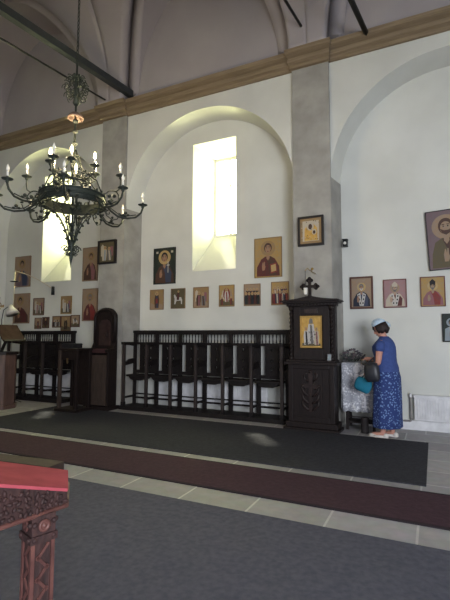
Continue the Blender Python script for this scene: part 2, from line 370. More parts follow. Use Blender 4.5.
def figure(L, cx, base, h, robe, robe2, halo, lay, lean=0):
    w_ = h * .22
    L([(cx - w_ * .8, base), (cx - w_, base + h * .5), (cx - w_ * .7 + lean, base + h * .78), (cx + w_ * .7 + lean, base + h * .78), (cx + w_, base + h * .5), (cx + w_ * .8, base)], robe, lay)
    L([(cx - w_ * .1, base), (cx + lean - w_ * .3, base + h * .75), (cx + lean + w_ * .3, base + h * .72), (cx + w_ * .6, base)], robe2, lay + 1)
    L(ell(cx + lean, base + h * .88, h * .135, h * .13, 14), halo, lay + 1)
    L(ell(cx + lean, base + h * .88, h * .07, h * .085, 10), P_['skin'], lay + 2)
def scene(o, L, c):
    rnd = random.Random(c['seed']); pal = [P_[k] for k in c['pal']]
    L([(.02, .02), (.98, .02), (.98, .98), (.02, .98)], c['bg'], 0)
    L([(.02, .02), (.98, .02), (.98, .22), (.62, .30), (.30, .24), (.02, .34)], P_[c.get('ground', 'olive')], 1)
    if c['kind'] == 'crowd':
        for q, x in enumerate((.2, .4, .62, .82)): figure(L, x, .30, .52, pal[q % len(pal)], pal[(q + 1) % len(pal)], P_['halo'], 2)
        for q, x in enumerate((.12, .32, .52, .72, .88)): figure(L, x, .05, .58, pal[(q + 2) % len(pal)], pal[q % len(pal)], P_['halo'], 6)
    elif c['kind'] == 'pair':
        L([(.1, .3), (.1, .8), (.2, .9), (.3, .8), (.3, .3)], P_['cream'], 1); L([(.7, .3), (.7, .75), (.9, .75), (.9, .3)], P_['rose'], 1)
        figure(L, .33, .08, .72, pal[0], pal[1], P_['halo'], 3, .04); figure(L, .68, .08, .66, pal[2], pal[0], P_['halo'], 3, -.04)
    elif c['kind'] == 'central':
        L([(.05, .3), (.25, .8), (.45, .35)], P_['cream'], 1); L([(.55, .3), (.8, .85), (.95, .3)], P_['tan'], 1)
        L(ell(.5, .58, .24, .3, 20), P_[c.get('glory', 'halo')], 2)
        figure(L, .5, .2, .66, pal[0], pal[1], P_['halo'], 3); figure(L, .18, .06, .4, pal[2], pal[1], P_['halo'], 6); figure(L, .82, .06, .4, pal[1], pal[2], P_['halo'], 6)
    elif c['kind'] == 'rider':
        L([(.22, .2), (.25, .48), (.18, .66), (.26, .72), (.36, .58), (.74, .56), (.82, .4), (.80, .2), (.73, .2), (.72, .38), (.4, .38), (.30, .2)], P_['white'], 2)
        figure(L, .5, .42, .5, pal[0], pal[1], P_['halo'], 4, .03)
    elif c['kind'] == 'full':
        figure(L, .5, .06, .86, pal[0], pal[1], P_['halo'], 2); L([(.42, .3), (.58, .3), (.56, .55), (.44, .55)], pal[2], 5)
def icon(name, box, D, frame, fw, painter, c, label, group=None, depth=.03, tilt=0, roll=0, cat='icon', glass=False, arched=False):
    x0, y0, x1, y1 = box
    P = wallp((x0 + x1) / 2, (y0 + y1) / 2, D); a = wallp(x0, (y0 + y1) / 2, D); b_ = wallp(x1, (y0 + y1) / 2, D)
    t = wallp((x0 + x1) / 2, y0, D); bt = wallp((x0 + x1) / 2, y1, D); W = b_.x - a.x; H = t.z - bt.z
    r = thing(name, label, cat, (P.x, D, P.z), (tilt, roll, 0), group)
    f = MB(); hw, hh = W / 2, H / 2
    f.box(-hw, hw, -depth, 0, hh - fw, hh, frame).box(-hw, hw, -depth, 0, -hh, -hh + fw, frame).box(-hw, -hw + fw, -depth, 0, -hh + fw, hh - fw, frame).box(hw - fw, hw, -depth, 0, -hh + fw, hh - fw, frame)
    fo = f.build('frame', r, bevel=min(.004, fw * .3))
    p = MB(); iw, ih = W - 2 * fw, H - 2 * fw; y = -depth * .55
    p.box(-iw / 2, iw / 2, y, -0.002, -ih / 2, ih / 2, c['bg'])
    def L(poly, mt, lay):
        yy = y - .0006 * (lay + 1)
        p.prism([(-iw / 2 + u * iw, -ih / 2 + v * ih) for u, v in poly], yy, yy + .0006 * .9, mt)
    c['ar'] = iw / ih
    painter(p, L, c)
    p.build('painting', r)
    return r
G = P_
bc = dict
BIGC = dict(bg=G['green'], halo=G['halo'], robe=G['brown'], robe2=G['blue'], skin=G['skin'], hair=G['dark'], letters=G['cream'], cross=True, s=1.15, hy=.74)
icon('icon', (154.2, 248, 175.8, 284), YB, FR['black'], .008, bust, BIGC, 'large icon of a haloed saint on a dark green ground left of the bright window')
icon('icon', (254.7, 237.8, 282, 277.5), YB, FR['gold'], .01, bust, dict(bg=G['goldbg'], halo=G['ochre'], robe=G['darkred'], robe2=G['brown'], skin=G['skin'], hair=G['brown'], book=G['red'], s=1.1, hy=.74), 'large gold ground icon of a saint in dark red robe right of the bright window')
row = [((150.3, 289.6, 164, 309.8), 'full', 'ochre', ('brown', 'blue', 'red'), 'ochre icon of one standing saint, left end of the row of six', 'tan'),
       ((171.2, 288.4, 185.5, 308.6), 'rider', 'olive', ('brown', 'darkred', 'ochre'), 'dark olive icon of a rider on pale horse, second in row of six', 'olive'),
       ((193.5, 287, 209, 307.9), 'pair', 'ochre', ('brown', 'rose', 'grey'), 'icon of two facing saints before pale buildings, third in row of six', 'tan'),
       ((219.2, 285, 234.6, 306.6), 'central', 'goldbg', ('white', 'red', 'brown'), 'gold icon of a white robed saint in red glow, fourth of six', 'olive'),
       ((244, 283.9, 260.7, 305.9), 'crowd', 'tan', ('green', 'darkred', 'navy', 'brown'), 'tan icon crowded with green and dark robed saints, fifth of six', 'olive'),
       ((271.3, 281.6, 289.2, 305), 'crowd', 'goldbg', ('red', 'cream', 'darkred', 'blue'), 'gold icon crowded with red and cream saints, right end of the row of six', 'red')]
for k, (bx, kd, bgk, pal, lb, gr) in enumerate(row):
    icon('icon', bx, YB, FR['tan'], .012, scene, dict(bg=G[bgk], kind=kd, pal=pal, seed=k, ground=gr, glory='red'), lb, 'small icons in a row under the bright window', .022)
# silver covered icon on the grey pier
def riza(o, L, c):
    L([(.02, .02), (.98, .02), (.98, .98), (.02, .98)], c['bg'], 0)
    rnd = random.Random(5)
    L([(.12, .1), (.88, .1), (.88, .9), (.12, .9)], G['cream'], 1)
    L([(.2, .12), (.22, .6), (.4, .78), (.62, .78), (.8, .6), (.82, .12)], MATS['icon_gold'], 2)
    L(ell(.48, .68, .17, .17, 20), G['cream'], 3); L(ell(.48, .67, .09, .11), G['brown'], 4); L(ell(.66, .45, .11, .11), G['cream'], 4); L(ell(.66, .44, .06, .07), G['brown'], 5)
    for q in range(26):
        x, y = rnd.uniform(.08, .9), rnd.uniform(.06, .92); L(ell(x, y, .025, .02, 6), G['olive'] if q % 2 else G['cream'], 6)
icon('icon', (298.3, 216.5, 324, 246), 6.70, FR['black'], .035, riza, dict(bg=G['ochre']), 'silver gilt covered icon in a thick black frame on the grey pier above the shrine', depth=.05)
# right bay icons
icon('icon', (350, 276.7, 373.2, 308.9), YB, FR['brown'], .028, bust, dict(bg=G['tan'], halo=G['halo'], robe=G['navy'], robe2=G['blue'], skin=G['skin'], hair=G['grey'], omo=True, beard=G['white'], s=.9), 'icon of a bearded saint in blue vestments in a brown frame, nearest the grey pier', 'three icons above the woman')
icon('icon', (383.3, 279.3, 406.7, 307.7), YB, FR['red'], .013, bust, dict(bg=G['pink'], halo=G['tan'], robe=G['cream'], robe2=G['darkred'], skin=G['paleskin'], hair=G['grey'], mitre=G['cream'], omo=True, beard=G['grey'], s=.9), 'faded pink icon of a mitred saint, middle one of three above the woman', 'three icons above the woman')
icon('icon', (420.2, 276.6, 445.3, 306.6), YB, FR['red'], .013, bust, dict(bg=G['goldbg'], halo=G['halo'], robe=G['rose'], robe2=G['red'], skin=G['tan'], hair=G['dark'], mitre=G['dark'], beard=G['grey'], s=.9), 'gold icon of a saint in black headdress, rightmost of three above the woman', 'three icons above the woman')
icon('icon', (426.5, 209, 474, 269), YB - .02, FR['black'], .012, bust, dict(bg=G['mauve'], halo=G['tan'], robe=G['olive'], robe2=G['brown'], skin=G['tan'], hair=G['brown'], beard=G['brown'], s=1.25, hy=.72, hx=.42, hand=(.40, .22)), 'largest icon on the right wall, a brown haired bearded saint with raised hand', depth=.03, roll=R(-2.5))
icon('icon', (442, 313.5, 468, 342), YB, FR['black'], .010, bust, dict(bg=G['green'], halo=G['sky'], robe=G['sky'], robe2=G['white'], skin=G['skin'], hair=G['dark'], s=.8, hx=.35), 'dark green and pale blue icon cut by the right edge, below the row of three')
# left bay
icon('icon', (15.6, 256.5, 31, 287), YB, FR['plainedge'], .008, bust, dict(bg=G['tan'], halo=G['ochre'], robe=G['mauve'], robe2=G['blue'], skin=G['skin'], hair=G['dark'], s=.9, hx=.45, hy=.76), 'tall icon of a dark haired saint in mauve, upper one left of the left window')
icon('icon', (14.4, 293.5, 30, 323.4), YB, FR['plainedge'], .008, bust, dict(bg=G['tan'], halo=G['ochre'], robe=G['brown'], robe2=G['darkred'], skin=G['skin'], hair=G['dark'], s=.9, hx=.4, hy=.76), 'tall icon of a saint in brown and red, directly behind the white lamp shade')
icon('icon', (83.4, 247.5, 98.2, 281), YB, FR['plainedge'], .008, bust, dict(bg=G['tan'], halo=G['ochre'], robe=G['brown'], robe2=G['rose'], skin=G['skin'], hair=G['brown'], s=.9, hx=.55, hy=.74), 'tall icon of a saint in rose robe, upper one between left window and grey pier')
icon('icon', (83, 288.6, 98, 321), YB, FR['plainedge'], .008, bust, dict(bg=G['tan'], halo=G['ochre'], robe=G['darkred'], robe2=G['red'], skin=G['skin'], hair=G['grey'], beard=G['grey'], s=.9, hx=.5, hy=.74), 'tall icon of grey bearded saint in red robe just above the arched throne')
sm_ = [((33.6, 298, 44.4, 315.3), 'pair', 'tan', ('white', 'red', 'brown'), 'small framed icon of two saints lower left of the left window'),
       ((61.2, 296, 72, 314), 'pair', 'ochre', ('white', 'cream', 'blue'), 'small icon with two pale robed saints below the left window, right side'),
       ((35, 317.7, 41.7, 329), 'full', 'tan', ('brown', 'red', 'grey'), 'tiny tan icon, left end of low row above the left stalls'),
       ((42.6, 317, 49.5, 328.2), 'full', 'brown', ('dark', 'darkred', 'brown'), 'tiny dark brown icon, second in low row above the left stalls'),
       ((52.8, 316, 61, 327.6), 'crowd', 'ochre', ('dark', 'white', 'brown'), 'tiny crowded icon, middle of low row above the left stalls'),
       ((61.2, 315.8, 71, 331), 'full', 'ochre', ('dark', 'brown', 'olive'), 'tiny tallest icon of the low row, hanging slightly lower than its neighbours'),
       ((71.2, 315, 80, 327), 'rider', 'tan', ('brown', 'grey', 'red'), 'tiny icon at the right end of the low row above the left stalls')]
for k, (bx, kd, bgk, pal, lb) in enumerate(sm_):
    icon('icon', bx, YB, FR['brown'] if k != 1 else FR['gold'], .016, scene, dict(bg=G[bgk], kind=kd, pal=pal, seed=k + 20), lb, 'small icons under the left window', .02)
icon('icon', (99.3, 240.6, 116.9, 264), 6.70, FR['black'], .035, scene, dict(bg=G['olive'], kind='pair', pal=('cream', 'sky', 'grey'), seed=50), 'glazed icon in a deep black frame on the left grey pier', depth=.06)
# small camera on bracket by the pier
P = wallp(345.5, 243.5, 7.1)
t = thing('security_camera', 'small black security camera on the white wall just right of the grey pier', 'camera', (P.x, YB, P.z))
MB().box(-.035, .035, -.13, -.03, -.055, .05, iron).box(-.045, .045, -.145, -.03, .05, .062, iron).build('housing', t, bevel=.006)
MB().tube([(0, 0, .0), (0, -.035, .0)], .014, iron).build('bracket', t)
MB().tube([(0, -.128, -.005), (0, -.14, -.005)], .024, MATS['bulb_glass'], 12).build('lens', t)

# ================================================================== RADIATORS
def radiator(x0, x1, z0, z1, label, pipe=True):
    t = thing('radiator', label, 'radiator', (x0, YB, 0)); L_ = x1 - x0
    p = MB(); n = int(L_ / .035)
    p.box(0, L_, -.075, -.03, z0, z1, white)
    for k in range(n): x = (k + .5) * L_ / n; p.box(x - .011, x + .011, -.083, -.075, z0 + .03, z1 - .03, white)
    p.build('panel', t, bevel=.004)
    MB().box(-.004, L_ + .004, -.09, -.02, z1, z1 + .012, white).build('grille', t)
    for x in (.15, L_ - .15): MB().box(x - .015, x + .015, -.03, 0, z0 + .05, z1 - .05, white).build('bracket', t)
    if pipe:
        MB().tube([(-.02, -.05, z0 + .01), (-.045, -.05, z0 + .01), (-.045, -.05, z1 - .02), (-.02, -.05, z1 - .02), (.0, -.05, z1 - .02)], .011, mat('pipe_grey', (140, 136, 134), .5)).build('pipe', t)
        MB().lathe((-.045, -.05, z1 - .03), [(.018, 0), (.022, .01), (.022, .05), (.012, .06)], white, 10).build('valve', t)
    return t
radiator(-.30, 1.25, .15, .51, 'long low white radiator on the right wall beside the woman in blue')
radiator(-4.9, -2.6, .14, .56, 'white ribbed radiator half hidden behind the middle row of stalls', False)
radiator(-8.9, -6.6, .14, .56, 'white radiator half hidden behind the left row of stalls', False)
tag(MB().tube([(-1.25, YB - .045, .13), (-.36, YB - .045, .13), (-.345, YB - .05, .145)], .013, MATS['pipe_grey']).build('heating_pipe'), 'thin grey heating pipe running low along the wall behind the woman', 'pipe')

# ================================================================== STALLS
def stalls(x0, n, sp, label, group=None, solid=False):
    t = thing('choir_stalls', label, 'church stalls', (x0, 0, 0), group=group); L_ = n * sp
    yb = 7.035; yf = 6.70; W = stallwood
    MB().box(-.06, L_ + .06, 6.64, yb + .04, 0, .07, W).build('platform', t, bevel=.006)
    MB().box(-.04, L_ + .04, yb - .04, yb + .045, 1.44, 1.49, W).box(-.03, L_ + .03, yb - .02, yb + .03, 1.41, 1.44, W).build('top_rail', t, bevel=.005)
    MB().box(0, L_, yb - .02, yb + .02, 1.215, 1.26, W).build('middle_rail', t)
    MB().box(0, L_, yb - .02, yb + .02, .66, .72, W).build('seat_rail', t)
    MB().box(0, L_, yb - .015, yb + .02, .17, .20, W).box(0, L_, yb - .015, yb + .02, .25, .27, W).build('lower_rail', t)
    for k in range(n + 1):
        x = k * sp
        MB().box(x - .035, x + .035, yb - .025, yb + .025, .07, 1.44, W).build('back_post', t)
        # front post, turned at the top
        MB().box(x - .024, x + .024, yf - .03, yf + .03, .07, 1.22, postwood).box(x - .032, x + .032, yf - .038, yf + .038, .07, .14, W).build('front_post', t, bevel=.006)
        # armrest arm: high bracket curving back to the wall
        MB().prism([(yf - .05, 1.22), (yf - .05, 1.265), (yb - .02, 1.265), (yb - .02, 1.18), (yb - .10, 1.20), (yf + .1, 1.21)], x - .035, x + .035, W, axis='x').build('armrest', t, bevel=.005)
        MB().prism([(yf + .03, .82), (yf + .03, .88), (yf + .16, .93), (yb - .02, .95), (yb - .02, .86), (yf + .2, .84)], x - .02, x + .02, W, axis='x').build('side_brace', t)
        MB().box(x - .012, x + .012, yf + .03, yb - .02, .20, .235, W).build('side_rail', t)
    for k in range(n):
        x = k * sp
        b_ = MB()
        for q in range(7):
            xx = x + .07 + q * (sp - .14) / 6; b_.lathe((xx, yb, 1.26), [(.010, 0), (.013, .03), (.008, .075), (.013, .12), (.010, .15)], W, 6)
        b_.build('baluster_row', t)
        # pierced back panel: arch heads and small square holes, left slit open
        pn = MB(); a = x + (.03 if solid else .125); c_ = x + sp - (.03 if solid else .045); y0, y1 = yb - .012, yb + .012
        xs = [a, a + .1, a + .13, a + .24, a + .27, c_]; zs = [.72, .80, .84, .94, .98, 1.13, 1.17, 1.215]
        for i in range(5):
            for j in range(7):
                if i in (1, 3) and j in (1, 3, 5) and not solid: continue
                pn.box(xs[i], xs[i + 1], y0, y1, zs[j], zs[j + 1], W)
        pn.build('back_panel', t)
        # seat with a rounded misericord underneath
        s_ = MB().box(x + .04, x + sp - .04, yf + .02, yb - .03, .615, .65, W)
        s_.prism([(x + .07, .615), (x + .11, .57), (x + .17, .545), (x + sp - .17, .545), (x + sp - .11, .57), (x + sp - .07, .615)], yf + .05, yb - .06, W)
        s_.build('seat', t, bevel=.006)
    # small end ornament
    return t
stalls(-5.36, 6, .525, 'long row of dark carved wooden stalls against the wall under the bright window')
stalls(-8.58, 3, .53, 'short row of dark solid backed stalls in the left bay below the small icons', solid=True)
# lone stall end against the pier side
# ================================================================== SHRINE
SW = darkwood
def shrine():
    t = thing('icon_shrine', 'tall dark carved wooden shrine with gold icon standing against the grey pier', 'icon stand', (-1.665, 6.415, 0)); hw = .345
    MB().box(-hw - .07, hw + .07, -.07, .30, 0, .04, SW).box(-hw - .04, hw + .04, -.04, .29, .04, .12, SW).build('plinth', t, bevel=.008)
    bd = MB().box(-hw, hw, .0, .28, .12, .96, SW)
    for s in (-1, 1): bd.box(s * (hw - .035) - .035, s * (hw - .035) + .035, -.02, .0, .12, .96, SW)
    bd.box(-hw + .07, hw - .07, -.02, 0, .12, .20, SW).box(-hw + .07, hw - .07, -.02, 0, .90, .96, SW)
    bd.build('cabinet', t, bevel=.006)
    # carved relief panel
    c = MB(); dm = mat('worn_carving', (52, 40, 37), .35, c2=(30, 23, 22), scale=20)
    c.box(-.17, .17, -.012, 0, .22, .88, SW)
    c.box(-.03, .03, -.03, -.012, .28, .84, dm).box(-.11, .11, -.034, -.012, .62, .68, dm)
    for s in (-1, 1):
        for k in range(3):
            z = .30 + k * .10; pts = [(s * .02, -.024, z), (s * .06, -.028, z + .02), (s * .11, -.028, z + .07), (s * .125, -.026, z + .12), (s * .09, -.026, z + .14), (s * .07, -.026, z + .10)]
            c.tube(pts, [.014, .016, .015, .012, .010, .008], dm, 6)
        c.tube([(s * .04, -.026, .72), (s * .09, -.028, .76), (s * .10, -.028, .82), (s * .06, -.026, .84)], .011, dm, 6)
        c.ball((s * .12, -.02, .65), .024, dm)
    c.ball((0, -.02, .86), .026, dm)
    c.build('carved_panel', t)
    MB().box(-hw - .05, hw + .05, -.06, .30, .96, 1.0, SW).box(-hw - .02, hw + .02, -.04, .29, 1.0, 1.03, SW).build('shelf', t, bevel=.006)
    # upper niche
    u = MB().box(-hw + .07, hw - .07, .16, .28, 1.03, 1.84, SW)
    u.box(-hw + .07, -.17, .06, .16, 1.03, 1.84, SW).box(.17, hw - .07, .06, .16, 1.03, 1.84, SW).box(-.17, .17, .06, .16, 1.70, 1.84, SW).box(-.17, .17, .06, .16, 1.03, 1.20, SW)
    u.box(-.10, .10, .05, .06, 1.73, 1.80, mat('worn_carving', (0, 0, 0)))
    u.box(-hw, -hw + .07, .15, .28, 1.03, 1.84, SW).box(hw - .07, hw, .15, .28, 1.03, 1.84, SW)
    u.build('niche', t, bevel=.004)
    for s in (-1, 1):      # twisted columns
        m_ = MB(); x = s * (hw - .035); m_.lathe((x, .05, 1.03), [(.038, 0), (.038, .03), (.026, .05)], SW, 12)
        for ph in (0, PI):
            m_.tube([(x + .013 * math.cos(ph + q * .75), .05 + .013 * math.sin(ph + q * .75), 1.07 + q * .0155) for q in range(46)], .016, SW, 6)
        m_.lathe((x, .05, 1.77), [(.026, 0), (.036, .03), (.042, .07)], SW, 12); m_.build('twisted_column', t)
    e = MB().box(-hw - .02, hw + .02, -.01, .28, 1.84, 1.88, SW).box(-hw - .07, hw + .07, -.06, .29, 1.88, 1.905, SW).box(-hw - .10, hw + .10, -.09, .30, 1.905, 1.925, SW)
    for k in range(14): x = -hw + .02 + k * (2 * hw - .04) / 13; e.box(x - .012, x + .012, -.03, -.01, 1.85, 1.875, SW)
    e.build('entablature', t, bevel=.003)
    pp = [(-hw - .08, 1.925)] + [(-hw - .06 + .42 * (k / 10) ** 1.0, 1.925 + .062 * (k / 10) ** 1.8 + .01) for k in range(11)]
    pp += [(-x, z) for x, z in pp[::-1]]
    pe = MB().prism(pp, -.04, .05, SW); pe.build('pediment', t)
    fr = MB(); g2 = mat('gold_frame', (176, 142, 80), .35, .6)
    fr.box(-.165, -.145, .03, .06, 1.21, 1.69, g2).box(.145, .165, .03, .06, 1.21, 1.69, g2).box(-.145, .145, .03, .06, 1.21, 1.23, g2).box(-.145, .145, .03, .06, 1.67, 1.69, g2)
    fr.build('icon_frame', t)
    # small card on the shelf
    # cross
    cr = MB(); W = SW; zc = 2.13
    cr.lathe((0, 0, 1.955), [(.05, 0), (.035, .03), (.02, .05)], W, 10)
    cr.box(-.02, .022, -.015, .015, 1.98, 2.225, W).box(-.095, .095, -.0155, .0155, zc - .022, zc + .022, W)
    for (a, b_) in ((0, 2.225), (-.095, zc), (.095, zc)):
        for (dx, dz) in ((0, .026), (-.026, 0), (.026, 0), (0, -.026)):
            M = Matrix.Translation((a + dx, 0, b_ + dz)) @ Matrix.Rotation(PI / 2, 4, 'X'); cr.lathe((0, 0, -.014), [(.026, 0), (.026, .028)], W, 12, M=M)
    tag(cr.build('cross', t), 'trefoil ended dark wooden cross')
    # hanging lamp on a bracket
    return t
sh = shrine()
def saintpair(o, L, c):
    L([(.02, .02), (.98, .02), (.98, .98), (.02, .98)], MATS['icon_gold'], 0)
    L([(.02, .02), (.98, .02), (.98, .10), (.02, .12)], G['olive'], 1)
    figure(L, .24, .06, .62, G['white'], G['dark'], G['halo'], 2); figure(L, .78, .06, .60, G['cream'], G['rose'], G['halo'], 2)
    figure(L, .50, .10, .86, G['white'], G['grey'], G['halo'], 6)
    rnd = random.Random(2)
    for q in range(34): x, y = rnd.uniform(.16, .84), rnd.uniform(.08, .52); L(ell(x, y, .022, .018, 6), G['dark'] if q % 3 else G['olive'], 10)
    L([(.4, .78), (.42, .92), (.5, .97), (.58, .92), (.6, .78)], G['grey'], 9)
ic = MB(); 
def L2(poly, mt, lay):
    yy = .05 - .0008 * (lay + 1); ic.prism([(-.145 + u * .29, 1.23 + v * .44) for u, v in poly], yy, yy + .0007, mt)
ic.box(-.145, .145, .05, .06, 1.23, 1.67, MATS['icon_gold']); saintpair(ic, L2, {})
tag(ic.build('icon_painting', sh), 'gold icon of three vested saints')
# oil lamp hanging before the pediment, from a bracket
t = thing('oil_lamp', 'small glass oil lamp hanging from an arm in front of the cross on the shrine', 'lamp', (-1.70, 6.30, 2.0))
MB().tube([(.06, .10, .36), (.02, .04, .40), (0, 0, .36)] , .006, brass, 6).tube([(.06, .10, .36), (.085, .02, .35), (.10, -.02, .37)], .006, brass, 6).ball((.11, -.02, .375), .022, brass).tube([(.06, .10, .36), (.06, .39, .36)], .007, brass, 6).build('bracket', t)
MB().tube([(0, 0, .36), (0, 0, .10)], .004, iron, 5).build('chain', t)
MB().lathe((0, 0, 0), [(.012, 0), (.024, .01), (.03, .05), (.028, .09), (.034, .10)], glassy, 12).build('glass_cup', t)
t = tag(MB().prism([(-.03, 0), (.03, 0), (.03, .10), (-.03, .10)], 0, .012, G['grey']).prism([(-.022, .01), (.022, .01), (.022, .09), (-.022, .09)], -.002, 0, G['sky']).build('picture_card', loc=(-1.38, 6.37, 1.03), rot=(R(-8), 0, 0)), 'small grey picture card propped on the shrine shelf at its right', 'card')

# ================================================================== TABLE WITH LACE
tx0, tx1, ty0, ty1, tz = -1.255, -.785, 6.72, 7.10, .80
tz = .985
t = thing('side_table', 'small dark legged side table under the lace cloth right of the shrine', 'table', ((tx0 + tx1) / 2, 6.91, 0))
MB().box(-.235, .235, -.18, .18, tz - .03, tz - .004, darkwood).build('tabletop', t)
for a in (-1, 1):
    for b_ in (-1, 1): MB().box(a * .19 - .02, a * .19 + .02, b_ * .14 - .02, b_ * .14 + .02, 0, tz - .03, darkwood).build('leg', t)
MB().box(-.21, .21, -.15, .15, .10, .12, darkwood).build('lower_shelf', t)
def lace():
    m = bpy.data.materials.new('lace'); m.use_nodes = True; tt = m.node_tree; b_ = tt.nodes['Principled BSDF']; b_.inputs['Roughness'].default_value = .9
    tcn = tt.nodes.new('ShaderNodeTexCoord'); v = tt.nodes.new('ShaderNodeTexVoronoi'); v.inputs['Scale'].default_value = 38; n = tt.nodes.new('ShaderNodeTexNoise'); n.inputs['Scale'].default_value = 9; n.inputs['Detail'].default_value = 1
    tt.links.new(tcn.outputs['Object'], v.inputs['Vector']); tt.links.new(tcn.outputs['Object'], n.inputs['Vector'])
    ad = tt.nodes.new('ShaderNodeMath'); ad.operation = 'MULTIPLY_ADD'; ad.inputs[1].default_value = .8; tt.links.new(v.outputs['Distance'], ad.inputs[0]); tt.links.new(n.outputs['Fac'], ad.inputs[2])
    rp = tt.nodes.new('ShaderNodeValToRGB'); rp.color_ramp.elements[0].position = .42; rp.color_ramp.elements[1].position = .95; rp.color_ramp.elements[0].color = lin((236, 236, 240)); rp.color_ramp.elements[1].color = lin((150, 152, 160))
    tt.links.new(ad.outputs[0], rp.inputs[0]); tt.links.new(rp.outputs[0], b_.inputs['Base Color']); return m
lm = lace(); lmw = mat('lace_motif', (226, 226, 232), .9)
c = MB(); hw, hd = .25, .195; top = .003
c.box(-hw, hw, -hd, hd, 0, .006, lm)
def drop(pts, nrm, L_, n=28):
    (ax, ay), (bx, by) = pts; vs = []; rows = 8
    for j in range(rows + 1):
        for k in range(n + 1):
            u = k / n; x = ax + (bx - ax) * u; y = ay + (by - ay) * u; ln = L_ * (1 + .03 * abs(math.sin(u * PI * 6))); s = j / rows
            w_ = .012 * s * math.sin(u * PI * 7) + .006 * s
            vs.append((x + nrm[0] * (w_ + .004), y + nrm[1] * (w_ + .004), .004 - ln * s))
    c.add(vs, [(j * (n + 1) + k, j * (n + 1) + k + 1, (j + 1) * (n + 1) + k + 1, (j + 1) * (n + 1) + k) for j in range(rows) for k in range(n)], lm, True)
drop([(-hw, -hd), (hw, -hd)], (0, -1), .70); drop([(-hw, hd), (-hw, -hd)], (-1, 0), .66); drop([(hw, -hd), (hw, hd)], (1, 0), .66)
# woven motif on the front: a figure and a cross
fy = -hd - .02
def motif(poly): c.prism([(x, z) for x, z in poly], fy - .006, fy - .003, lmw)
motif(ell(-.03, -.09, .05, .05)); motif([(-.08, -.30), (-.06, -.15), (0, -.15), (.03, -.24), (.0, -.34), (-.05, -.36)]); motif([(0, -.18), (.10, -.12), (.12, -.15), (.02, -.24)])
motif([(.07, -.36), (.09, -.36), (.09, -.62), (.07, -.62)]); motif([(.02, -.44), (.15, -.44), (.15, -.465), (.02, -.465)]); motif([(.03, -.62), (.13, -.62), (.13, -.64), (.03, -.64)])
o = c.build('lace_tablecloth', loc=((tx0 + tx1) / 2, 6.91, tz), recalc=False); tag(o, 'white lace cloth with woven figure hanging over the small table', 'tablecloth')
sd = o.modifiers.new('thick', 'SOLIDIFY'); sd.thickness = .002
# dried flowers
rnd = random.Random(11); t = thing('flower_bunch', 'bunch of dusty grey dried flowers lying on the lace covered table', 'flowers', (-1.16, 6.84, tz + .008)); b_ = MB(); s_ = MB()
fm = [mat('dried_flower', (92, 90, 94), .9, c2=(60, 60, 66), scale=30), mat('dried_leaf', (72, 78, 74), .9)]
for q in range(150):
    a = rnd.uniform(-.13, .20); y = rnd.uniform(-.09, .10); z = .015 + rnd.random() ** .9 * .20 * (1 - abs(a - .03) * 2.8); r_ = rnd.uniform(.008, .018)
    b_.ball((a, y, z + r_ * .3), (r_, r_, r_ * .8), fm[0] if q % 3 else G['mauve'], 6)
for q in range(60):
    a = rnd.uniform(-.10, .10); y = rnd.uniform(-.08, .08); dx = rnd.uniform(-.1, .12); s_.tube([(a, y, .01), (a + dx * .5, y, .05 + rnd.random() * .04), (a + dx, y + rnd.uniform(-.03, .03), .06 + rnd.random() * .10)], [.003, .004, .001], fm[1], 4)
s_.build('stems', t); b_.build('blossoms', t)
t = thing('wicker_basket', 'small brown wicker basket on the lace cloth beside the dried flowers', 'basket', (-.87, 6.87, tz + .007)); wk = mat('wicker', (134, 104, 84), .8, c2=(98, 74, 60), scale=60)
MB().lathe((0, 0, 0), [(.055, 0), (.07, .03), (.078, .06), (.07, .06), (.06, .02), (.001, .015)], wk, 18, sx=.95).build('bowl', t)
MB().tube([(.074 * math.cos(2 * PI * k / 18) * .95, .078 * math.sin(2 * PI * k / 18), .062) for k in range(18)], .006, wk, 6, True).build('rim', t)
t = thing('candle_box', 'dark metal pot standing on the floor beneath the lace covered table', 'pot', (-.94, 6.62, 0)); dk = mat('soot_metal', (52, 48, 48), .5, .3)
t.name = 'metal_pot'
MB().lathe((0, 0, 0), [(.05, 0), (.055, .01), (.055, .20), (.06, .215), (.05, .215), (.05, .03), (.001, .03)], dk, 16).build('body', t)
MB().lathe((0, 0, .03), [(.046, 0), (.046, .15), (.001, .152)], G['cream'], 14).build('sand', t) 

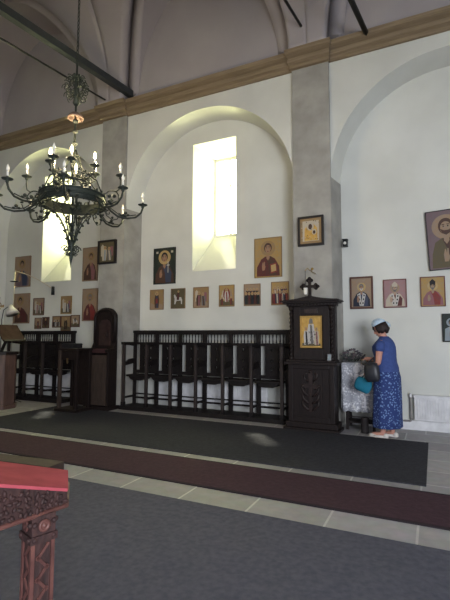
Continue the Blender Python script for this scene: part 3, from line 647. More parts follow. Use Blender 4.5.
# ================================================================== THRONE & LEFT FURNITURE
def throne():
    t = thing('bishop_throne', 'dark wooden throne with tall arched back standing against the left grey pier', 'throne', (-5.75, 6.60, 0)); W = darkwood; hw = .265
    MB().box(-hw - .04, hw + .04, -.22, .10, 0, .07, W).build('plinth', t, bevel=.008)
    # arched back
    pts = [(-hw, .07), (hw, .07), (hw, 1.74)] + [(hw * math.cos(a), 1.74 + .19 * math.sin(a)) for a in [PI * k / 14 for k in range(1, 14)]] + [(-hw, 1.74)]
    MB().prism(pts, .0, .05, W).build('backrest', t, bevel=.006)
    rim = [(-hw + .02, 1.25)] + [((-hw + .02) * math.cos(a), 1.72 + .17 * math.sin(a)) for a in [PI * k / 14 for k in range(15)]] + [(hw - .02, 1.25)]
    MB().tube([(x, -.01, z) for x, z in rim], .028, W, 8).build('arch_moulding', t)
    ip = [(-.14, 1.2), (.14, 1.2), (.14, 1.60)] + [(.14 * math.cos(a), 1.60 + .10 * math.sin(a)) for a in [PI * k / 10 for k in range(1, 10)]] + [(-.14, 1.60)]
    MB().prism(ip, -.012, .0, mat('throne_inset', (58, 42, 40), .4, c2=(40, 30, 30), scale=10)).build('back_panel', t)
    MB().ball((.045, -.02, 1.40), (.035, .01, .05), mat('worn_carving', (0, 0, 0)), 10).build('boss', t)
    for s in (-1, 1):
        x = s * (hw - .02)
        MB().prism([(.05, .07), (.05, 1.28), (-.02, 1.26), (-.10, 1.12), (-.20, 1.08), (-.20, .07)], x - .022, x + .022, W, axis='x').build('side_panel', t, bevel=.006)
        MB().prism([(.03, 1.10), (.03, 1.16), (-.23, 1.13), (-.24, 1.08), (-.2, 1.07)], x - .035, x + .035, W, axis='x').build('armrest', t, bevel=.006)
    MB().box(-hw + .04, hw - .04, -.19, .0, .52, .56, W).build('seat', t)
    MB().box(-hw + .03, hw - .03, -.225, -.20, .09, 1.02, brownwood).box(-.16, .16, -.235, -.225, .16, .88, brownwood).build('front_board', t, bevel=.004)
    MB().box(-.17, .17, -.18, -.02, 1.05, 1.14, mat('faded_red_cloth', (58, 34, 34), .9)).build('cushion', t, bevel=.02)
throne()
def desk():
    # chanter's desk beside the throne
    t = thing('chanter_desk', 'dark wooden desk with brown legs between the left stalls and the throne', 'desk', (-6.05, 6.09, .012)); W = darkwood
    MB().box(-.22, .25, -.15, .25, 1.10, 1.14, W).build('desk_top', t, bevel=.005)
    for a in (-.19, .21):
        for b_ in (-.12, .2): MB().box(a - .03, a + .03, b_ - .03, b_ + .03, .05, 1.10, brownwood if b_ < 0 and a < 0 else W).build('leg', t, bevel=.005)
    MB().box(-.16, .18, .19, .21, .08, 1.1, W).box(-.2, .22, -.13, -.11, .93, 1.10, W).build('apron', t)
    MB().box(-.26, .27, -.17, .27, 0, .05, W).build('base', t, bevel=.006)
    MB().lathe((0, -.14, .86), [(.008, 0), (.018, .02), (.014, .06), (.02, .1)], mat('old_brass', (92, 74, 50), .5, .5), 8).build('handle', t)
    bx = MB().box(-.21, .05, -.05, .2, 0, .085, mat('black_case', (34, 32, 34), .6)).box(-.215, .055, -.055, .205, .06, .072, iron).build('storage_box', loc=(-6.10, 6.12, 1.152), bevel=.006)
    tag(bx, 'flat black box lying on the dark desk beside the throne', 'box')
desk()
def lectern():
    t = thing('music_stand', 'brown wooden choir lectern with sloping top at the left edge', 'lectern', (-7.58, 5.75, 0)); pm = mat('lectern_wood', (96, 74, 66), .5, c2=(72, 55, 50), scale=5, stretch=(4, 4, .6))
    M8 = [( .30 * math.cos(PI / 8 + k * PI / 4), .30 * math.sin(PI / 8 + k * PI / 4)) for k in range(8)]
    MB().prism([(x * 1.1, y * 1.1) for x, y in M8], 0, .08, pm, axis='z').build('base', t, bevel=.006)
    MB().prism(M8, .08, 1.02, pm, axis='z').build('body', t, bevel=.008)
    MB().prism([(x * 1.15, y * 1.15) for x, y in M8], 1.02, 1.07, darkwood, axis='z').build('cornice', t, bevel=.006)
    d = MB(); M = Matrix.Translation((.24, 0, 1.43)) @ Matrix.Rotation(R(50), 4, 'Y')
    d.box(-.20, .20, -.24, .24, -.012, .012, mat('matte_desk_board', (72, 58, 50), 1.0, c2=(58, 46, 40), spec=0), M=M); d.box(.18, .215, -.24, .24, .012, .035, darkwood, M=M); d.build('sloping_desk', t)
    MB().tube([(0, 0, 1.05), (.08, 0, 1.2), (.22, 0, 1.40)], .03, darkwood).build('support', t)
    # open book on the slope
    # lamp
    l = thing('table_lamp', 'small lamp with white cone shade above the choir lectern at far left', 'lamp', (-7.48, 5.66, 1.07))
    MB().tube([(.0, 0, 0), (.0, 0, .62), (.04, 0, .80), (.16, 0, .86), (.25, 0, .80)], .008, iron, 6).build('stem', l)
    MB().lathe((0, 0, 0), [(.05, 0), (.05, .012), (.01, .02)], iron, 14).build('base', l)
    Mm = Matrix.Translation((.27, 0, .77)) @ Matrix.Rotation(R(-25), 4, 'Y')
    MB().lathe((0, 0, 0), [(.12, -.06), (.10, 0), (.05, .08), (.03, .13), (.026, .13), (.04, .08), (.09, 0), (.112, -.06)], mat('lamp_white', (196, 192, 184), .5), 18, M=Mm).build('lamp_shade', l)
    MB().ball((.27, 0, .76), .03, glassy, M=None).build('bulb', l)
    # blessing cross standing
    c = MB(); z = .02; c.lathe((0, 0, 0), [(.05, 0), (.045, .02), (.012, .04), (.012, .25), (.025, .28), (.012, .31), (.012, .72)], brass, 12)
    c.box(-.012, .012, -.008, .008, .70, 1.02, G['ochre']).box(-.11, .11, -.008, .008, .86, .885, G['ochre'])
    for a, b_ in ((0, 1.03), (-.12, .872), (.12, .872)): c.ball((a, 0, b_), (.03, .01, .03), G['ochre'])
    c.tube([(.07 * math.cos(2 * PI * k / 16), 0, .872 + .07 * math.sin(2 * PI * k / 16)) for k in range(16)], .008, G['ochre'], 6, True)
    tag(c.build('standing_cross', loc=(-7.50, 5.60, 1.07)), 'ornate brass coloured cross standing on the choir lectern at far left', 'cross')
lectern()
# microphone boom
P1 = wallp(15, 271, 6.3); P2 = wallp(53, 289, 6.35); bx = P1.x
t = thing('microphone_stand', 'tall thin microphone stand with long pale boom below the left window', 'microphone stand', (bx, 6.3, 0))
MB().tube([(0, 0, 0.02), (0, 0, P1.z)], .007, mat('dull_steel', (150, 140, 126), .4, .5), 6).build('pole', t)
b_ = MB()
for k in range(3): a = k * 2 * PI / 3 + .4; b_.tube([(0, 0, .10), (.25 * math.cos(a), .25 * math.sin(a), .012)], .009, iron, 6)
b_.build('tripod_base', t)
bp = []
for k in range(13): u = k / 12; p = P1.lerp(P2, u); bp.append((p.x - bx, p.y - 6.3, p.z + .05 * math.sin(PI * u)))
MB().tube(bp, .008, mat('pale_boom', (190, 176, 150), .4), 6).build('boom', t)
q = bp[-1]; MB().tube([(q[0], q[1], q[2] + .05), (q[0], q[1], q[2] - .12)], [.03, .035], iron, 10).build('microphone', t)
MB().lathe((0.0, 0, P1.z - .24), [(.01, 0), (.09, .01), (.09, .02), (.01, .035)], iron, 12).build('clamp_plate', t)

# ================================================================== CHANDELIER
def chandelier():
    cz = 3.0; I = oldbronze; rnd = random.Random(3)
    t = thing('chandelier', 'large black wrought iron chandelier with lit candle bulbs hanging at the left', 'chandelier', (-3.845, 3.785, cz))
    stem = MB(); stem.tube([(0, 0, -.50), (0, 0, 1.70)], .012, I, 8)
    for z in (-.5, -.42, -.3, -.1, .1, .3, .55, .7, .85, .98): stem.lathe((0, 0, z), [(.012, -.03), (.03, -.012), (.034, 0), (.03, .012), (.012, .03)], I, 10)
    stem.build('stem', t)
    ch = MB()
    for k in range(52):
        z = 1.70 + k * .055; a = (k % 2) * PI / 2; ch.tube([(.012 * math.cos(a) * math.cos(q * PI / 5), .012 * math.sin(a) * math.cos(q * PI / 5), z + .033 * math.sin(q * PI / 5)) for q in range(10)], .0055, I, 5, True)
    ch.build('chain', t)
    # ring drum
    rg = MB(); n = 48; R0 = .37
    for (r_, z0, z1) in ((R0, -.045, .05), (R0 - .012, -.045, .05)): pass
    vs = []; 
    for k in range(n):
        a = 2 * PI * k / n
        for (r_, z) in ((R0, -.07), (R0, .05), (R0 - .014, .05), (R0 - .014, -.07)): vs.append((r_ * math.cos(a), r_ * math.sin(a), z))
    rg.add(vs, [(4 * k + q, 4 * ((k + 1) % n) + q, 4 * ((k + 1) % n) + (q + 1) % 4, 4 * k + (q + 1) % 4) for k in range(n) for q in range(4)], I, False)
    for z in (-.07, -.01, .05): rg.tube([((R0 + .004) * math.cos(2 * PI * k / n), (R0 + .004) * math.sin(2 * PI * k / n), z) for k in range(n)], .011, I, 6, True)
    for k in range(24): a = 2 * PI * k / 24; rg.ball((R0 * math.cos(a), R0 * math.sin(a), .075), (.016, .016, .022), I, 6)
    for k in range(40): a = 2 * PI * k / 40; rg.tube([(R0 * math.cos(a), R0 * math.sin(a), -.05), (R0 * math.cos(a), R0 * math.sin(a), -.085)], [.010, .004], I, 5)
    rg.build('ring', t)
    sp_ = MB()
    for k in range(4): a = k * PI / 2 + .5; sp_.tube([(R0 * math.cos(a), R0 * math.sin(a), -.03), (-.0, 0, -.03 + .12)], .008, I, 6)
    # rods from ring up to stem
    for k in range(6):
        a = k * PI / 3 + .3; sp_.tube([(R0 * math.cos(a), R0 * math.sin(a), .05), (.30 * math.cos(a), .30 * math.sin(a), .22), (.12 * math.cos(a), .12 * math.sin(a), .36), (.02 * math.cos(a), .02 * math.sin(a), .62)], .008, I, 6)
    sp_.build('spokes', t)
    def scroll(m_, c, r_, e1, e2, turns=1.3, rad=.007, ph=0):   # flat spiral in plane e1,e2
        pts = []; N = 22
        for q in range(N): s = q / (N - 1); a = ph + s * turns * 2 * PI; rr = r_ * (1 - .75 * s); pts.append(c + e1 * rr * math.cos(a) + e2 * rr * math.sin(a))
        m_.tube(pts, rad, I, 5)
    def cup(arm, c, light=False):
        M = Matrix.Translation(c); k_ = MB()
        k_.lathe((0, 0, 0), [(.008, -.05), (.02, -.03), (.014, -.02), (.055, -.004), (.06, .004), (.03, .008), (.014, .012), (.014, .03)], I, 12, M=M); k_.build('drip_cup', arm)
        k_ = MB(); k_.lathe((0, 0, .03), [(.012, 0), (.012, .05)], glassy, 8, M=M); k_.build('candle_sleeve', arm)
        k_ = MB(); k_.lathe((0, 0, .08), [(.006, 0), (.016, .015), (.018, .035), (.010, .06), (.002, .082)], lit if light else glassy, 10, M=M); b_ = k_.build('bulb', arm)
        if light: b_['label'] = 'glowing candle bulb'
    Z = Vector((0, 0, 1))
    for k in range(8):      # long lower arms
        a = k * PI / 4 + R(-6); e = Vector((math.cos(a), math.sin(a), 0)); m_ = MB(); m_
        pts = [e * (R0 + .0) + Z * .0, e * (R0 + .07) + Z * -.10, e * (R0 + .16) + Z * -.165, e * (R0 + .27) + Z * -.18, e * (R0 + .37) + Z * -.16, e * (R0 + .435) + Z * -.10, e * (R0 + .455) + Z * -.04]
        m_.tube(pts, .013, I, 7); m_.tube([p + Z * .03 + e * .005 for p in pts[1:5]], .007, I, 5)
        m_.ball(e * (R0 + .25) + Z * -.115, .022, I); 
        for q in (-1, 1): m_.ball(e * (R0 + .25 + q * .03) + Z * -.14, (.02, .02, .014), I)
        arm = m_.build('arm', t); cup(arm, e * (R0 + .455) + Z * .0)
    for k in range(4):      # upper scrolled arms
        a = k * PI / 2 + R(24); e = Vector((math.cos(a), math.sin(a), 0)); m_ = MB()
        c0 = e * (R0 + .10) + Z * .03
        m_.tube([c0 + e * .085 * math.cos(2 * PI * q / 18) + Z * .085 * math.sin(2 * PI * q / 18) for q in range(18)], .008, I, 6, True)
        for q in range(3): b2 = q * 2 * PI / 3 + .5; m_.ball(c0 + e * .035 * math.cos(b2) + Z * .035 * math.sin(b2), (.026, .026, .024), I, 6)
        m_.tube([c0 + e * .05 + Z * .07, e * (R0 + .19) + Z * .13, e * (R0 + .20) + Z * .19, e * (R0 + .20) + Z * .25], .008, I, 6)
        arm = m_.build('scroll_arm', t); cup(arm, e * (R0 + .20) + Z * .295)
    for k in range(6):      # upper tier, lit
        a = k * PI / 3 + R(10); e = Vector((math.cos(a), math.sin(a), 0)); m_ = MB()
        m_.tube([Z * .27, e * .10 + Z * .24, e * .20 + Z * .25, e * .27 + Z * .30, e * .285 + Z * .35], .008, I, 6); scroll(m_, e * .13 + Z * .30, .05, e, Z, 1.2, .006)
        arm = m_.build('upper_arm', t); cup(arm, e * .285 + Z * .395, True)
    tr = MB()
    tr.tube([(.16 * math.cos(2 * PI * q / 28), .16 * math.sin(2 * PI * q / 28), .22) for q in range(28)], .012, I, 6, True)
    for k in range(14): a = 2 * PI * k / 14; scroll(tr, Vector((.17 * math.cos(a), .17 * math.sin(a), .27)), .045, Vector((math.cos(a), math.sin(a), 0)), Z, 1.2, .006); tr.ball((.19 * math.cos(a), .19 * math.sin(a), .33), .016, I, 6)
    tr.build('upper_crown', t)
    # lower beaded ribs meeting at the finial
    for k in range(8):
        a = k * PI / 4 + .2; e = Vector((math.cos(a), math.sin(a), 0)); m_ = MB(); N = 16; pts = []
        for q in range(N): s = q / (N - 1); r_ = .04 + .31 * s ** 1.35; z = -.52 + .40 * math.sin(s * PI * .56) ; pts.append(e * r_ + Z * z)
        pts.append(e * .345 + Z * -.17); m_.tube(pts, .008, I, 5)
        for p in pts[1::2]: m_.ball(p + e * .016, .014, I, 6)
        m_.ball(pts[-1] - Z * .02, .02, I, 6)
        m_.build('beaded_rib', t)
    f = MB(); f.lathe((0, 0, -.52), [(.02, .02), (.05, 0), (.03, -.04), (.04, -.07), (.015, -.10), (.03, -.13), (.02, -.19), (.008, -.25), (.002, -.30)], I, 12)
    for k in range(6): a = k * PI / 3; e = Vector((math.cos(a), math.sin(a), 0)); scroll(f, e * .07 + Z * -.60, .045, e, Z, 1.2, .007); scroll(f, e * .05 + Z * -.66, .025, e, Z, 1.2, .005)
    f.build('finial', t)
    # tendrils between
    for k in range(8):
        a = k * PI / 4 + R(5); e = Vector((math.cos(a), math.sin(a), 0)); m_ = MB()
        m_.tube([e * .36 + Z * -.05, e * .40 + Z * -.14, e * .47 + Z * -.19, e * .53 + Z * -.17, e * .55 + Z * -.12], .007, I, 5); scroll(m_, e * .42 + Z * -.10, .04, e, Z, 1.2, .006)
        m_.ball(e * .47 + Z * -.16, .018, I, 6); m_.ball(e * .55 + Z * -.10, (.022, .022, .012), I, 6); m_.build('tendril', t)
    # rosette cluster on the stem high up
    cl = MB()
    for k in range(10):
        a = 2 * PI * k / 10; e = Vector((math.cos(a), math.sin(a), 0))
        for (z, r_, s) in ((1.30, .09, .055), (1.40, .12, .05), (1.50, .08, .045)): scroll(cl, e * r_ + Z * z, s, e, Z, 1.4, .006, k)
    for k in range(12): a = 2 * PI * k / 12; cl.ball((.04 * math.cos(a), .04 * math.sin(a), 1.56 - .02 * (k % 3)), .016, I, 6)
    cl.lathe((0, 0, 1.18), [(.02, 0), (.04, .03), (.03, .08), (.045, .12), (.025, .3), (.03, .36), (.012, .42)], I, 10)
    cl.build('rosette', t)
    sh_ = MB(); sh_.lathe((0, 0, .98), [(.02, .10), (.06, .095), (.09, .06), (.092, .03), (.085, .03), (.08, .055), (.05, .085), (.02, .09)], mat('pinkish_metal', (110, 92, 82), .5, .2), 18); sh_.build('canopy', t)
    for k in (0, 2, 4):     # the lit bulbs' own light
        a = k * PI / 3 + R(10); l = bpy.data.lights.new('bulb_light', 'POINT'); l.energy = 34; l.color = (1, .78, .46); l.shadow_soft_size = .03
        o = bpy.data.objects.new('bulb_light', l); COL.objects.link(o); o.parent = t; o.location = (.285 * math.cos(a), .285 * math.sin(a), .56)
chandelier()

# ================================================================== CARVED STAND IN THE FOREGROUND
def stand():
    zl = .80; A = floorp(67, 504, zl); B_ = floorp(0, 527, zl); d1 = (B_ - A).normalized(); C_ = floorp(68, 472, zl + .04); 
    A2 = A + Vector((0, 0, .045)); far2 = floorp(0, 463, zl + .04); d3 = (far2 - C_).normalized()
    LEN = .62; slope = None
    # top edge of the near side follows the picture's rise toward the camera
    v = ray(0, 486); tpt = v * (B_.y / v.y) + EYE; s = (tpt.z - A2.z) / (B_ - A).length
    near_hi = A + d1 * LEN; near_hi_t = Vector((near_hi.x, near_hi.y, A2.z + s * LEN)); far_hi = C_ + d3 * (LEN * 1.2); far_hi_t = Vector((far_hi.x, far_hi.y, C_.z))
    org = Vector((A.x - .12, A.y - .05, 0))
    t = thing('carved_stand', 'carved reddish wooden stand with red velvet top in the left foreground', 'stand', org)
    lc = lambda p: tuple(Vector(p) - org)
    def low(p, z=zl): return Vector((p.x, p.y, z))
    b_ = MB()
    top = [A2, near_hi_t, far_hi_t, C_]; bot = [low(A), low(near_hi), low(far_hi), low(C_)]
    b_.add([lc(p) for p in top + bot], [(0, 1, 2, 3), (4, 5, 6, 7), (0, 1, 5, 4), (1, 2, 6, 5), (2, 3, 7, 6), (3, 0, 4, 7)], redwood)
    b_.build('desk_body', t)
    # lower moulding
    MB().tube([lc(low(p, zl - .004)) for p in (C_, A, near_hi)], .008, redwoodl, 8).build('lower_moulding', t)
    # carving on the near side: rows of leaf knobs
    nrm = Vector((-d1.y, d1.x, 0)); nrm = nrm if nrm.dot(-A) > 0 else -nrm
    cv = MB(); rnd = random.Random(9)
    for k in range(34):
        u = .008 + k * .018; p = A + d1 * u; H = .045 + s * u - .008
        for j in range(max(1, int(H / .021))):
            z = zl + .014 + j * .021 + rnd.uniform(-.004, .004)
            if z > zl + H: break
            c0 = Vector((p.x, p.y, z)) + d1 * rnd.uniform(-.006, .006); an = rnd.uniform(0, PI); ax = d1 * math.cos(an) + Vector((0, 0, math.sin(an))); L_ = rnd.uniform(.008, .014)
            cv.tube([lc(c0 - ax * L_), lc(c0 - ax * L_ * .4 + nrm * .003), lc(c0 + ax * L_ * .4 + nrm * .003), lc(c0 + ax * L_)], [.002, .007, .006, .001], redwood, 6)
    cv.build('side_carving', t)
    # velvet cover over the top, lapping the edges
    vv = MB(); N = 12; vs = []; 
    for i in range(N + 1):
        u = i / N
        for j in range(N + 1):
            w_ = j / N; p = (A2.lerp(C_, w_)).lerp(near_hi_t.lerp(far_hi_t, w_), u); z = p.z + .002
            off = Vector((0, 0, 0)) + (nrm * .002 if j == 0 else Vector()) 
            vs.append(lc(Vector((p.x, p.y, z)) + off))
    vv.add(vs, [(i * (N + 1) + j, i * (N + 1) + j + 1, (i + 1) * (N + 1) + j + 1, (i + 1) * (N + 1) + j) for i in range(N) for j in range(N)], redvel, False)
    o = vv.build('velvet_cover', t); m_ = o.modifiers.new('thick', 'SOLIDIFY'); m_.thickness = .010; m_.offset = 0
    # back rail beyond the cloth
    n2 = Vector((-d3.y, d3.x, 0)); n2 = n2 if n2.dot(A) > 0 else -n2
    r0 = floorp(49, 469, zl - .01); r1 = r0 + d3 * .75; q0 = r0 + n2 * .10; q1 = r1 + n2 * .10
    MB().add([lc(Vector((p.x, p.y, z))) for z in (zl - .05, zl - .002) for p in (r0, r1, q1, q0)], [(0, 1, 2, 3), (4, 5, 6, 7), (0, 1, 5, 4), (1, 2, 6, 5), (2, 3, 7, 6), (3, 0, 4, 7)], brownwood).build('back_rail', t, bevel=.003)
    # legs with capitals
    ang = math.atan2(d1.y, d1.x)
    def leg(c, name='leg'):
        M = Matrix.Translation(lc(Vector((c.x, c.y, 0)))) @ Matrix.Rotation(R(72), 4, 'Z'); l_ = MB(); h = .033
        l_.box(-h, h, -h, h, .0125, zl - .09, redwood, M=M); 
        for a in (-1, 1):
            for b2 in (-1, 1): l_.box(a * h - .006, a * h + .006, b2 * h - .006, b2 * h + .006, .0125, zl - .09, redwoodl, M=M)
        lo = l_.build(name, t)
        g = MB()      # chip carved zigzag bars on each face
        for f in range(4):
            Mf = M @ Matrix.Rotation(f * PI / 2, 4, 'Z')
            for k in range(9):
                z = .10 + k * .068
                for sgn, zz in ((1, z), (-1, z + .034)):
                    Mb = Mf @ Matrix.Translation((0, -h - .002, zz)) @ Matrix.Rotation(sgn * R(50), 4, 'Y'); g.box(-.030, .030, -.003, .003, -.0045, .0045, redwoodl, M=Mb)
        g.build('chip_carving', lo)
        cp = MB(); cp.box(-h - .012, h + .012, -h - .012, h + .012, zl - .09, zl - .066, redwood, M=M).box(-h - .006, h + .006, -h - .006, h + .006, zl - .066, zl - .006, redwood, M=M)
        for f in range(4):
            Mf = M @ Matrix.Rotation(f * PI / 2, 4, 'Z')
            Mr = Mf @ Matrix.Translation((0, -h - .008, zl - .038)) @ Matrix.Rotation(PI / 2, 4, 'X'); cp.lathe((0, 0, 0), [(.020, 0), (.020, .004), (.013, .007), (.012, .004), (.006, .004), (.005, .008)], redwoodl, 14, M=Mr)
            for x in (-.032, .032): cp.ball((x, -h - .01, zl - .076), .009, redwood, 7, M=Mf); cp.ball((x, -h - .01, zl - .03), .009, redwood, 7, M=Mf)
        cp.build('capital', lo)
    c1 = floorp(39, 519, zl - .03); leg(c1); leg(c1 * 1.13 + Vector((-.01, 0, 0))); c2 = c1 + d1 * .44; leg(c2); leg(c2 * 1.15 + Vector((-.12, 0, 0)))
stand()

# ================================================================== WOMAN
def woman():
    a0 = R(180 - 14)
    t = thing('person', 'woman in blue top, blue floral skirt and pale headscarf standing at the lace table', 'person', (-.62, 6.50, 0), (0, 0, a0))
    skin = mat('skin', (188, 138, 122), .6, c2=(176, 128, 112), scale=6); V = Vector
    # local: +X forward, +Y her left, +Z up
    m_ = MB()
    def limb(pts, rs, seg=12): m_.tube(pts, rs, skin, seg); [m_.ball(p, r_, skin, 10) for p, r_ in zip(pts, rs)]
    head = V((.065, 0, 1.50))
    m_.ball((0, 0, .95), (.14, .17, .14), skin, 16); m_.ball((0.0, 0, 1.15), (.12, .15, .16), skin, 16); m_.ball((.01, 0, 1.26), (.11, .17, .10), skin, 16)
    limb([(0, 0, 1.30), (.02, 0, 1.38), (.045, 0, 1.43)], [.06, .05, .048])
    # head, bowed forward
    Mh = Matrix.Translation(head) @ Matrix.Rotation(R(28), 4, 'Y')
    m_.ball((0, 0, .02), (.092, .074, .10), skin, 20, M=Mh); m_.ball((.03, 0, -.045), (.062, .056, .062), skin, 16, M=Mh); m_.ball((.062, 0, -.085), (.024, .026, .02), skin, 10, M=Mh)
    m_.tube([(.086, 0, .02), (.103, 0, -.018), (.108, 0, -.030), (.088, 0, -.038)], [.008, .011, .013, .009], skin, 8, M=Mh)
    m_.ball((.082, 0, -.058), (.012, .022, .007), skin, 8, M=Mh); m_.ball((.080, 0, -.068), (.012, .02, .007), skin, 8, M=Mh)
    for s in (-1, 1): m_.ball((-.002, s * .074, -.008), (.016, .009, .026), skin, 8, M=Mh)
    # arms
    def arm(s, elbow, wrist, fdir, cross):
        sh_ = V((.01, s * .165, 1.285)); e, w_ = V(elbow), V(wrist)
        limb([sh_, sh_.lerp(e, .5) + V((0, s * .008, 0)), e], [.052, .047, .038]); limb([e, e.lerp(w_, .35), w_], [.038, .036, .025])
        f = V(fdir).normalized(); c = V(cross); c = (c - f * c.dot(f)).normalized(); n = f.cross(c)
        if n.z > 0: n = -n
        pal = w_ + f * .045; m_.tube([w_, w_ + f * .03, w_ + f * .075], [.024, .030, .028], skin, 10)
        for k, (o_, L_) in enumerate(((-.027, .062), (-.009, .072), (.009, .068), (.026, .054))):
            b0 = w_ + f * .065 + c * o_; p1 = b0 + f * L_ * .45 + n * .006; p2 = p1 + (f * .4 + n * .8).normalized() * L_ * .34; p3 = p2 + (n * .9 - f * .4).normalized() * L_ * .3
            m_.tube([b0, p1, p2, p3], [.0095, .009, .0085, .007], skin, 7); m_.ball(p3, .007, skin, 6)
        b0 = w_ + f * .02 - c * .026; m_.tube([b0, b0 + f * .02 - c * .018 + n * .01, b0 + f * .045 - c * .018 + n * .028], [.012, .010, .008], skin, 7)
        return w_ + f * .09 + n * .02
    gl = arm(1, (.03, .205, 1.03), (.175, .17, .925), (.75, -.15, -.6), (0, -1, .2))
    gr = arm(-1, (.05, -.20, 1.04), (.25, -.08, 1.06), (.95, .2, -.05), (0, 1, .2))
    # legs and feet
    for s, fx in ((1, .05), (-1, -.03)):
        limb([(0, s * .08, .90), (0.01 + fx * .3, s * .08, .52), (-.015 + fx * .7, s * .08, .33), (fx - .01, s * .075, .07)], [.085, .056, .053, .034], 12)
        m_.tube([(fx - .03, s * .075, .045), (fx + .04, s * .078, .040), (fx + .12, s * .082, .026), (fx + .16, s * .083, .022)], [.034, .034, .030, .018], skin, 10)
    body = m_.build('body', t)
    rm = body.modifiers.new('join', 'REMESH'); rm.mode = 'VOXEL'; rm.voxel_size = .0065; rm.use_smooth_shade = True
    s2 = body.modifiers.new('smooth', 'SMOOTH'); s2.factor = .4; s2.iterations = 2
    # eyes and brows
    ey = MB()
    for s in (-1, 1): ey.ball((.084, s * .030, .012), (.008, .013, .006), G['white'], 8, M=Mh); ey.ball((.090, s * .030, .011), (.004, .006, .005), G['dark'], 6, M=Mh); ey.tube([(.088, s * .014, .032), (.090, s * .03, .037), (.080, s * .048, .033)], .004, G['brown'], 5, M=Mh)
    ey.build('eyes', t)
    lp = MB(); lp.ball((.092, 0, -.062), (.008, .020, .006), G['rose'], 8, M=Mh); lp.build('mouth', t)
    # hair
    hm = mat('dark_brown_hair', (48, 36, 34), .6, c2=(30, 24, 24), scale=60, stretch=(1, 1, .2)); h = MB()
    h.ball((-.022, 0, .03), (.094, .086, .098), hm, 20, M=Mh)
    rnd = random.Random(4)
    for k in range(46):
        a = R(-118 + 236 * k / 45) + PI; x, y = -.018 + .088 * math.cos(a), .084 * math.sin(a); ln = .035 + .02 * rnd.random() + (.015 if abs(k - 22.5) < 15 else .0)
        h.tube([(x, y, .045), (x * 1.02, y * 1.04, .0), (x * .98, y * 1.02, -.02 - ln * .6), (x * .78 + .012, y * .85, -.03 - ln)], [.014, .015, .012, .005], hm, 6, M=Mh)
    for s in (-1, 1): h.tube([(.06, s * .06, .055), (.072, s * .068, .02), (.06, s * .074, -.02)], [.014, .013, .006], hm, 6, M=Mh)
    h.build('hair', t)
    # headscarf: fitted cap tied at the back
    sm2 = mat('pale_blue_scarf', (158, 184, 208), .85, c2=(190, 204, 214), scale=40); c = MB(); vs = []; n, rr = 28, 8
    for j in range(rr + 1):
        ph = (PI / 2) * (.04 + .96 * j / rr)
        for k in range(n): a = 2 * PI * k / n; vs.append((-.014 + .104 * math.sin(ph) * math.cos(a), .094 * math.sin(ph) * math.sin(a), .058 + .086 * math.cos(ph) + .006 * math.sin(a * 5) * math.sin(ph) + .016 * math.cos(a) * math.sin(ph)))
    for k in range(n): a = 2 * PI * k / n; vs.append((-.014 + .100 * math.cos(a), .091 * math.sin(a), .036 + .016 * math.cos(a)))
    fs = [(j * n + k, j * n + (k + 1) % n, (j + 1) * n + (k + 1) % n, (j + 1) * n + k) for j in range(rr + 1) for k in range(n)] + [list(range(n))[::-1]]
    c.add(vs, fs, sm2, True, Mh); c.ball((-.112, 0, .035), (.016, .022, .014), sm2, 8, M=Mh)
    for s in (-1, 1): c.tube([(-.12, 0, .03), (-.135, s * .02, -.01), (-.128, s * .035, -.045)], [.012, .014, .004], sm2, 6, M=Mh)
    o = c.build('headscarf', t)
    # blouse
    bl = mat('blue_knit', (60, 78, 132), .85, c2=(50, 67, 118), scale=30, bump=.1); c = MB()
    def rings(L_, mt, n=32, wob=0, cap=True):
        vs = []
        for i, (z, cx, rx, ry) in enumerate(L_):
            for k in range(n): a = 2 * PI * k / n; w_ = 1 + wob * math.sin(a * 9 + i * .15) * (i / len(L_)); vs.append((cx + rx * w_ * math.cos(a), ry * w_ * math.sin(a), z))
        return vs, [(i * n + k, i * n + (k + 1) % n, (i + 1) * n + (k + 1) % n, (i + 1) * n + k) for i in range(len(L_) - 1) for k in range(n)]
    vs, fs = rings([(.90, -.005, .165, .195), (.95, 0, .168, .195), (1.02, 0, .148, .172), (1.10, .005, .146, .168), (1.18, .018, .158, .176), (1.24, .022, .155, .185), (1.29, .010, .125, .190), (1.325, .005, .10, .165), (1.355, .005, .08, .115), (1.375, .012, .066, .074), (1.385, .016, .058, .062)], bl)
    c.add(vs, fs, bl, True)
    for s, el in ((1, V((.03, .205, 1.03))), (-1, V((.05, -.20, 1.04)))):
        p0 = V((.008, s * .145, 1.30)); p1 = V((.01, s * .165, 1.285)).lerp(el, .42) + V((0, s * .006, 0)); c.tube([p0, p0.lerp(p1, .5) + V((0, s * .012, .008)), p1], [.062, .066, .060], bl, 14)
    c.build('blouse', t)
    # skirt
    def floral():
        m = bpy.data.materials.new('blue_floral'); m.use_nodes = True; tt = m.node_tree; b_ = tt.nodes['Principled BSDF']; b_.inputs['Roughness'].default_value = .85
        tcn = tt.nodes.new('ShaderNodeTexCoord'); v = tt.nodes.new('ShaderNodeTexVoronoi'); v.inputs['Scale'].default_value = 34; tt.links.new(tcn.outputs['Object'], v.inputs['Vector'])
        n = tt.nodes.new('ShaderNodeTexNoise'); n.inputs['Scale'].default_value = 46; tt.links.new(tcn.outputs['Object'], n.inputs['Vector'])
        ad = tt.nodes.new('ShaderNodeMath'); ad.operation = 'MULTIPLY_ADD'; ad.inputs[1].default_value = .9; tt.links.new(n.outputs['Fac'], ad.inputs[0]); tt.links.new(v.outputs['Distance'], ad.inputs[2])
        rp = tt.nodes.new('ShaderNodeValToRGB'); rp.color_ramp.elements[0].position = .70; rp.color_ramp.elements[1].position = .84; rp.color_ramp.elements[0].color = lin((104, 130, 176)); rp.color_ramp.elements[1].color = lin((30, 50, 104))
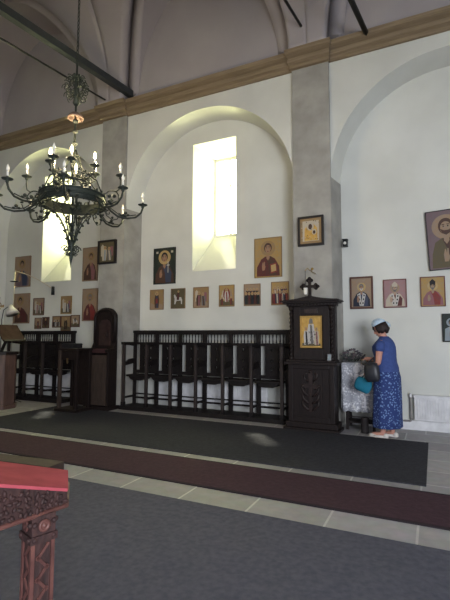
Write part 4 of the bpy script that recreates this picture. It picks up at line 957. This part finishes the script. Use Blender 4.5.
        tt.links.new(ad.outputs[0], rp.inputs[0]); tt.links.new(rp.outputs[0], b_.inputs['Base Color']); return m
    fl = floral(); c = MB(); vs, fs = rings([(.955, 0, .150, .178), (.90, -.005, .166, .194), (.82, -.012, .178, .205), (.65, -.01, .182, .212), (.45, -.005, .188, .222), (.28, 0, .188, .228), (.145, 0, .190, .236), (.142, 0, .186, .232), (.30, 0, .182, .218)], fl, 64, .05)
    c.add(vs, fs, fl, True); c.build('skirt', t)
    # shoes
    for s, fx in ((1, .05), (-1, -.03)):
        k_ = MB(); sh2 = mat('white_shoe', (216, 210, 204), .5); y = s * .08
        k_.prism([(fx - .075 + 0, y - .028), (fx - .02, y - .036), (fx + .09, y - .042), (fx + .16, y - .032), (fx + .185, y), (fx + .16, y + .032), (fx + .09, y + .042), (fx - .02, y + .036), (fx - .075, y + .028), (fx - .085, y)], 0.0, .016, sh2, axis='z')
        k_.ball((fx + .115, y, .022), (.072, .042, .024), sh2, 14); k_.ball((fx - .052, y, .03), (.036, .038, .032), sh2, 12)
        k_.tube([(fx - .03, y - .035, .025), (fx + .05, y - .041, .022), (fx + .1, y - .04, .022)], .010, sh2, 6); k_.tube([(fx - .03, y + .035, .025), (fx + .05, y + .041, .022), (fx + .1, y + .04, .022)], .010, sh2, 6)
        k_.build('shoe', t)
    Mw = Matrix.Translation(t.location) @ Matrix.Rotation(a0, 4, 'Z')
    return Mw, gl, gr
Mw, gl, gr = woman()
def bag(name, top, wid, hgt, dep, mt, label, strap_to, tiltx, yaw, handles=2):
    P = Mw @ Vector(top); t = thing(name, label, 'bag', P, (0, tiltx, yaw)); c = MB(); vs = []; n = 24
    prof = [(0, .62, .35), (-.08, .80, .7), (-.3, .95, 1.0), (-.6, 1.0, 1.05), (-.85, .95, .95), (-1.0, .7, .6)]
    for i, (z, a, b_) in enumerate(prof):
        for k in range(n):
            an = 2 * PI * k / n; ca, sa = math.cos(an), math.sin(an)
            x = wid / 2 * a * (abs(ca) ** .7) * (1 if ca >= 0 else -1); y = dep / 2 * b_ * (abs(sa) ** .8) * (1 if sa >= 0 else -1); vs.append((x, y + .004 * math.sin(an * 3 + i), z * hgt - .02 * abs(ca) * (i == 0)))
    fs = [(i * n + k, i * n + (k + 1) % n, (i + 1) * n + (k + 1) % n, (i + 1) * n + k) for i in range(len(prof) - 1) for k in range(n)] + [list(range(n))[::-1], list(range((len(prof) - 1) * n, len(prof) * n))]
    c.add(vs, fs, mt, True); c.build('pouch', t)
    Mi = (Matrix.Translation(P) @ Euler((0, tiltx, yaw)).to_matrix().to_4x4()).inverted(); g = Mi @ (Mw @ Vector(strap_to))
    for s in (-1, 1):
        h = MB(); y = s * dep * .2; pts = [Vector((-wid * .25, y, -.03)), Vector((-wid * .2, y, .0)).lerp(Vector((g.x, g.y, g.z)), .6), g, Vector((wid * .2, y, .0)).lerp(g, .6), Vector((wid * .25, y, -.03))]
        h.tube(pts, .006, mt, 6); h.build('handle', t)
    return t
bag('shoulder_bag', (.115, .26, 1.035), .21, .27, .12, mat('black_leather', (36, 38, 44), .45, spec=.5), "black soft leather bag hanging from the woman's left forearm", (.08, .215, 1.10), R(6), R(166))
bag('handbag', (.235, .15, .80), .25, .20, .09, mat('teal_fabric', (28, 108, 134), .8, c2=(22, 92, 116)), "small teal bag held low in the woman's left hand", tuple(gl), R(-22), R(166))
k_ = MB().ball((0, 0, 0), (.05, .035, .04), mat('patterned_purse', (120, 120, 118), .8, c2=(62, 64, 62), scale=60), 10).box(-.04, .04, -.003, .003, .028, .042, brass)
P = Mw @ (Vector(gr) + Vector((.0, .01, -.03))); tag(k_.build('coin_purse', loc=P, rot=(0, 0, R(166))), "small patterned grey purse in the woman's right hand above the lace cloth", 'purse')
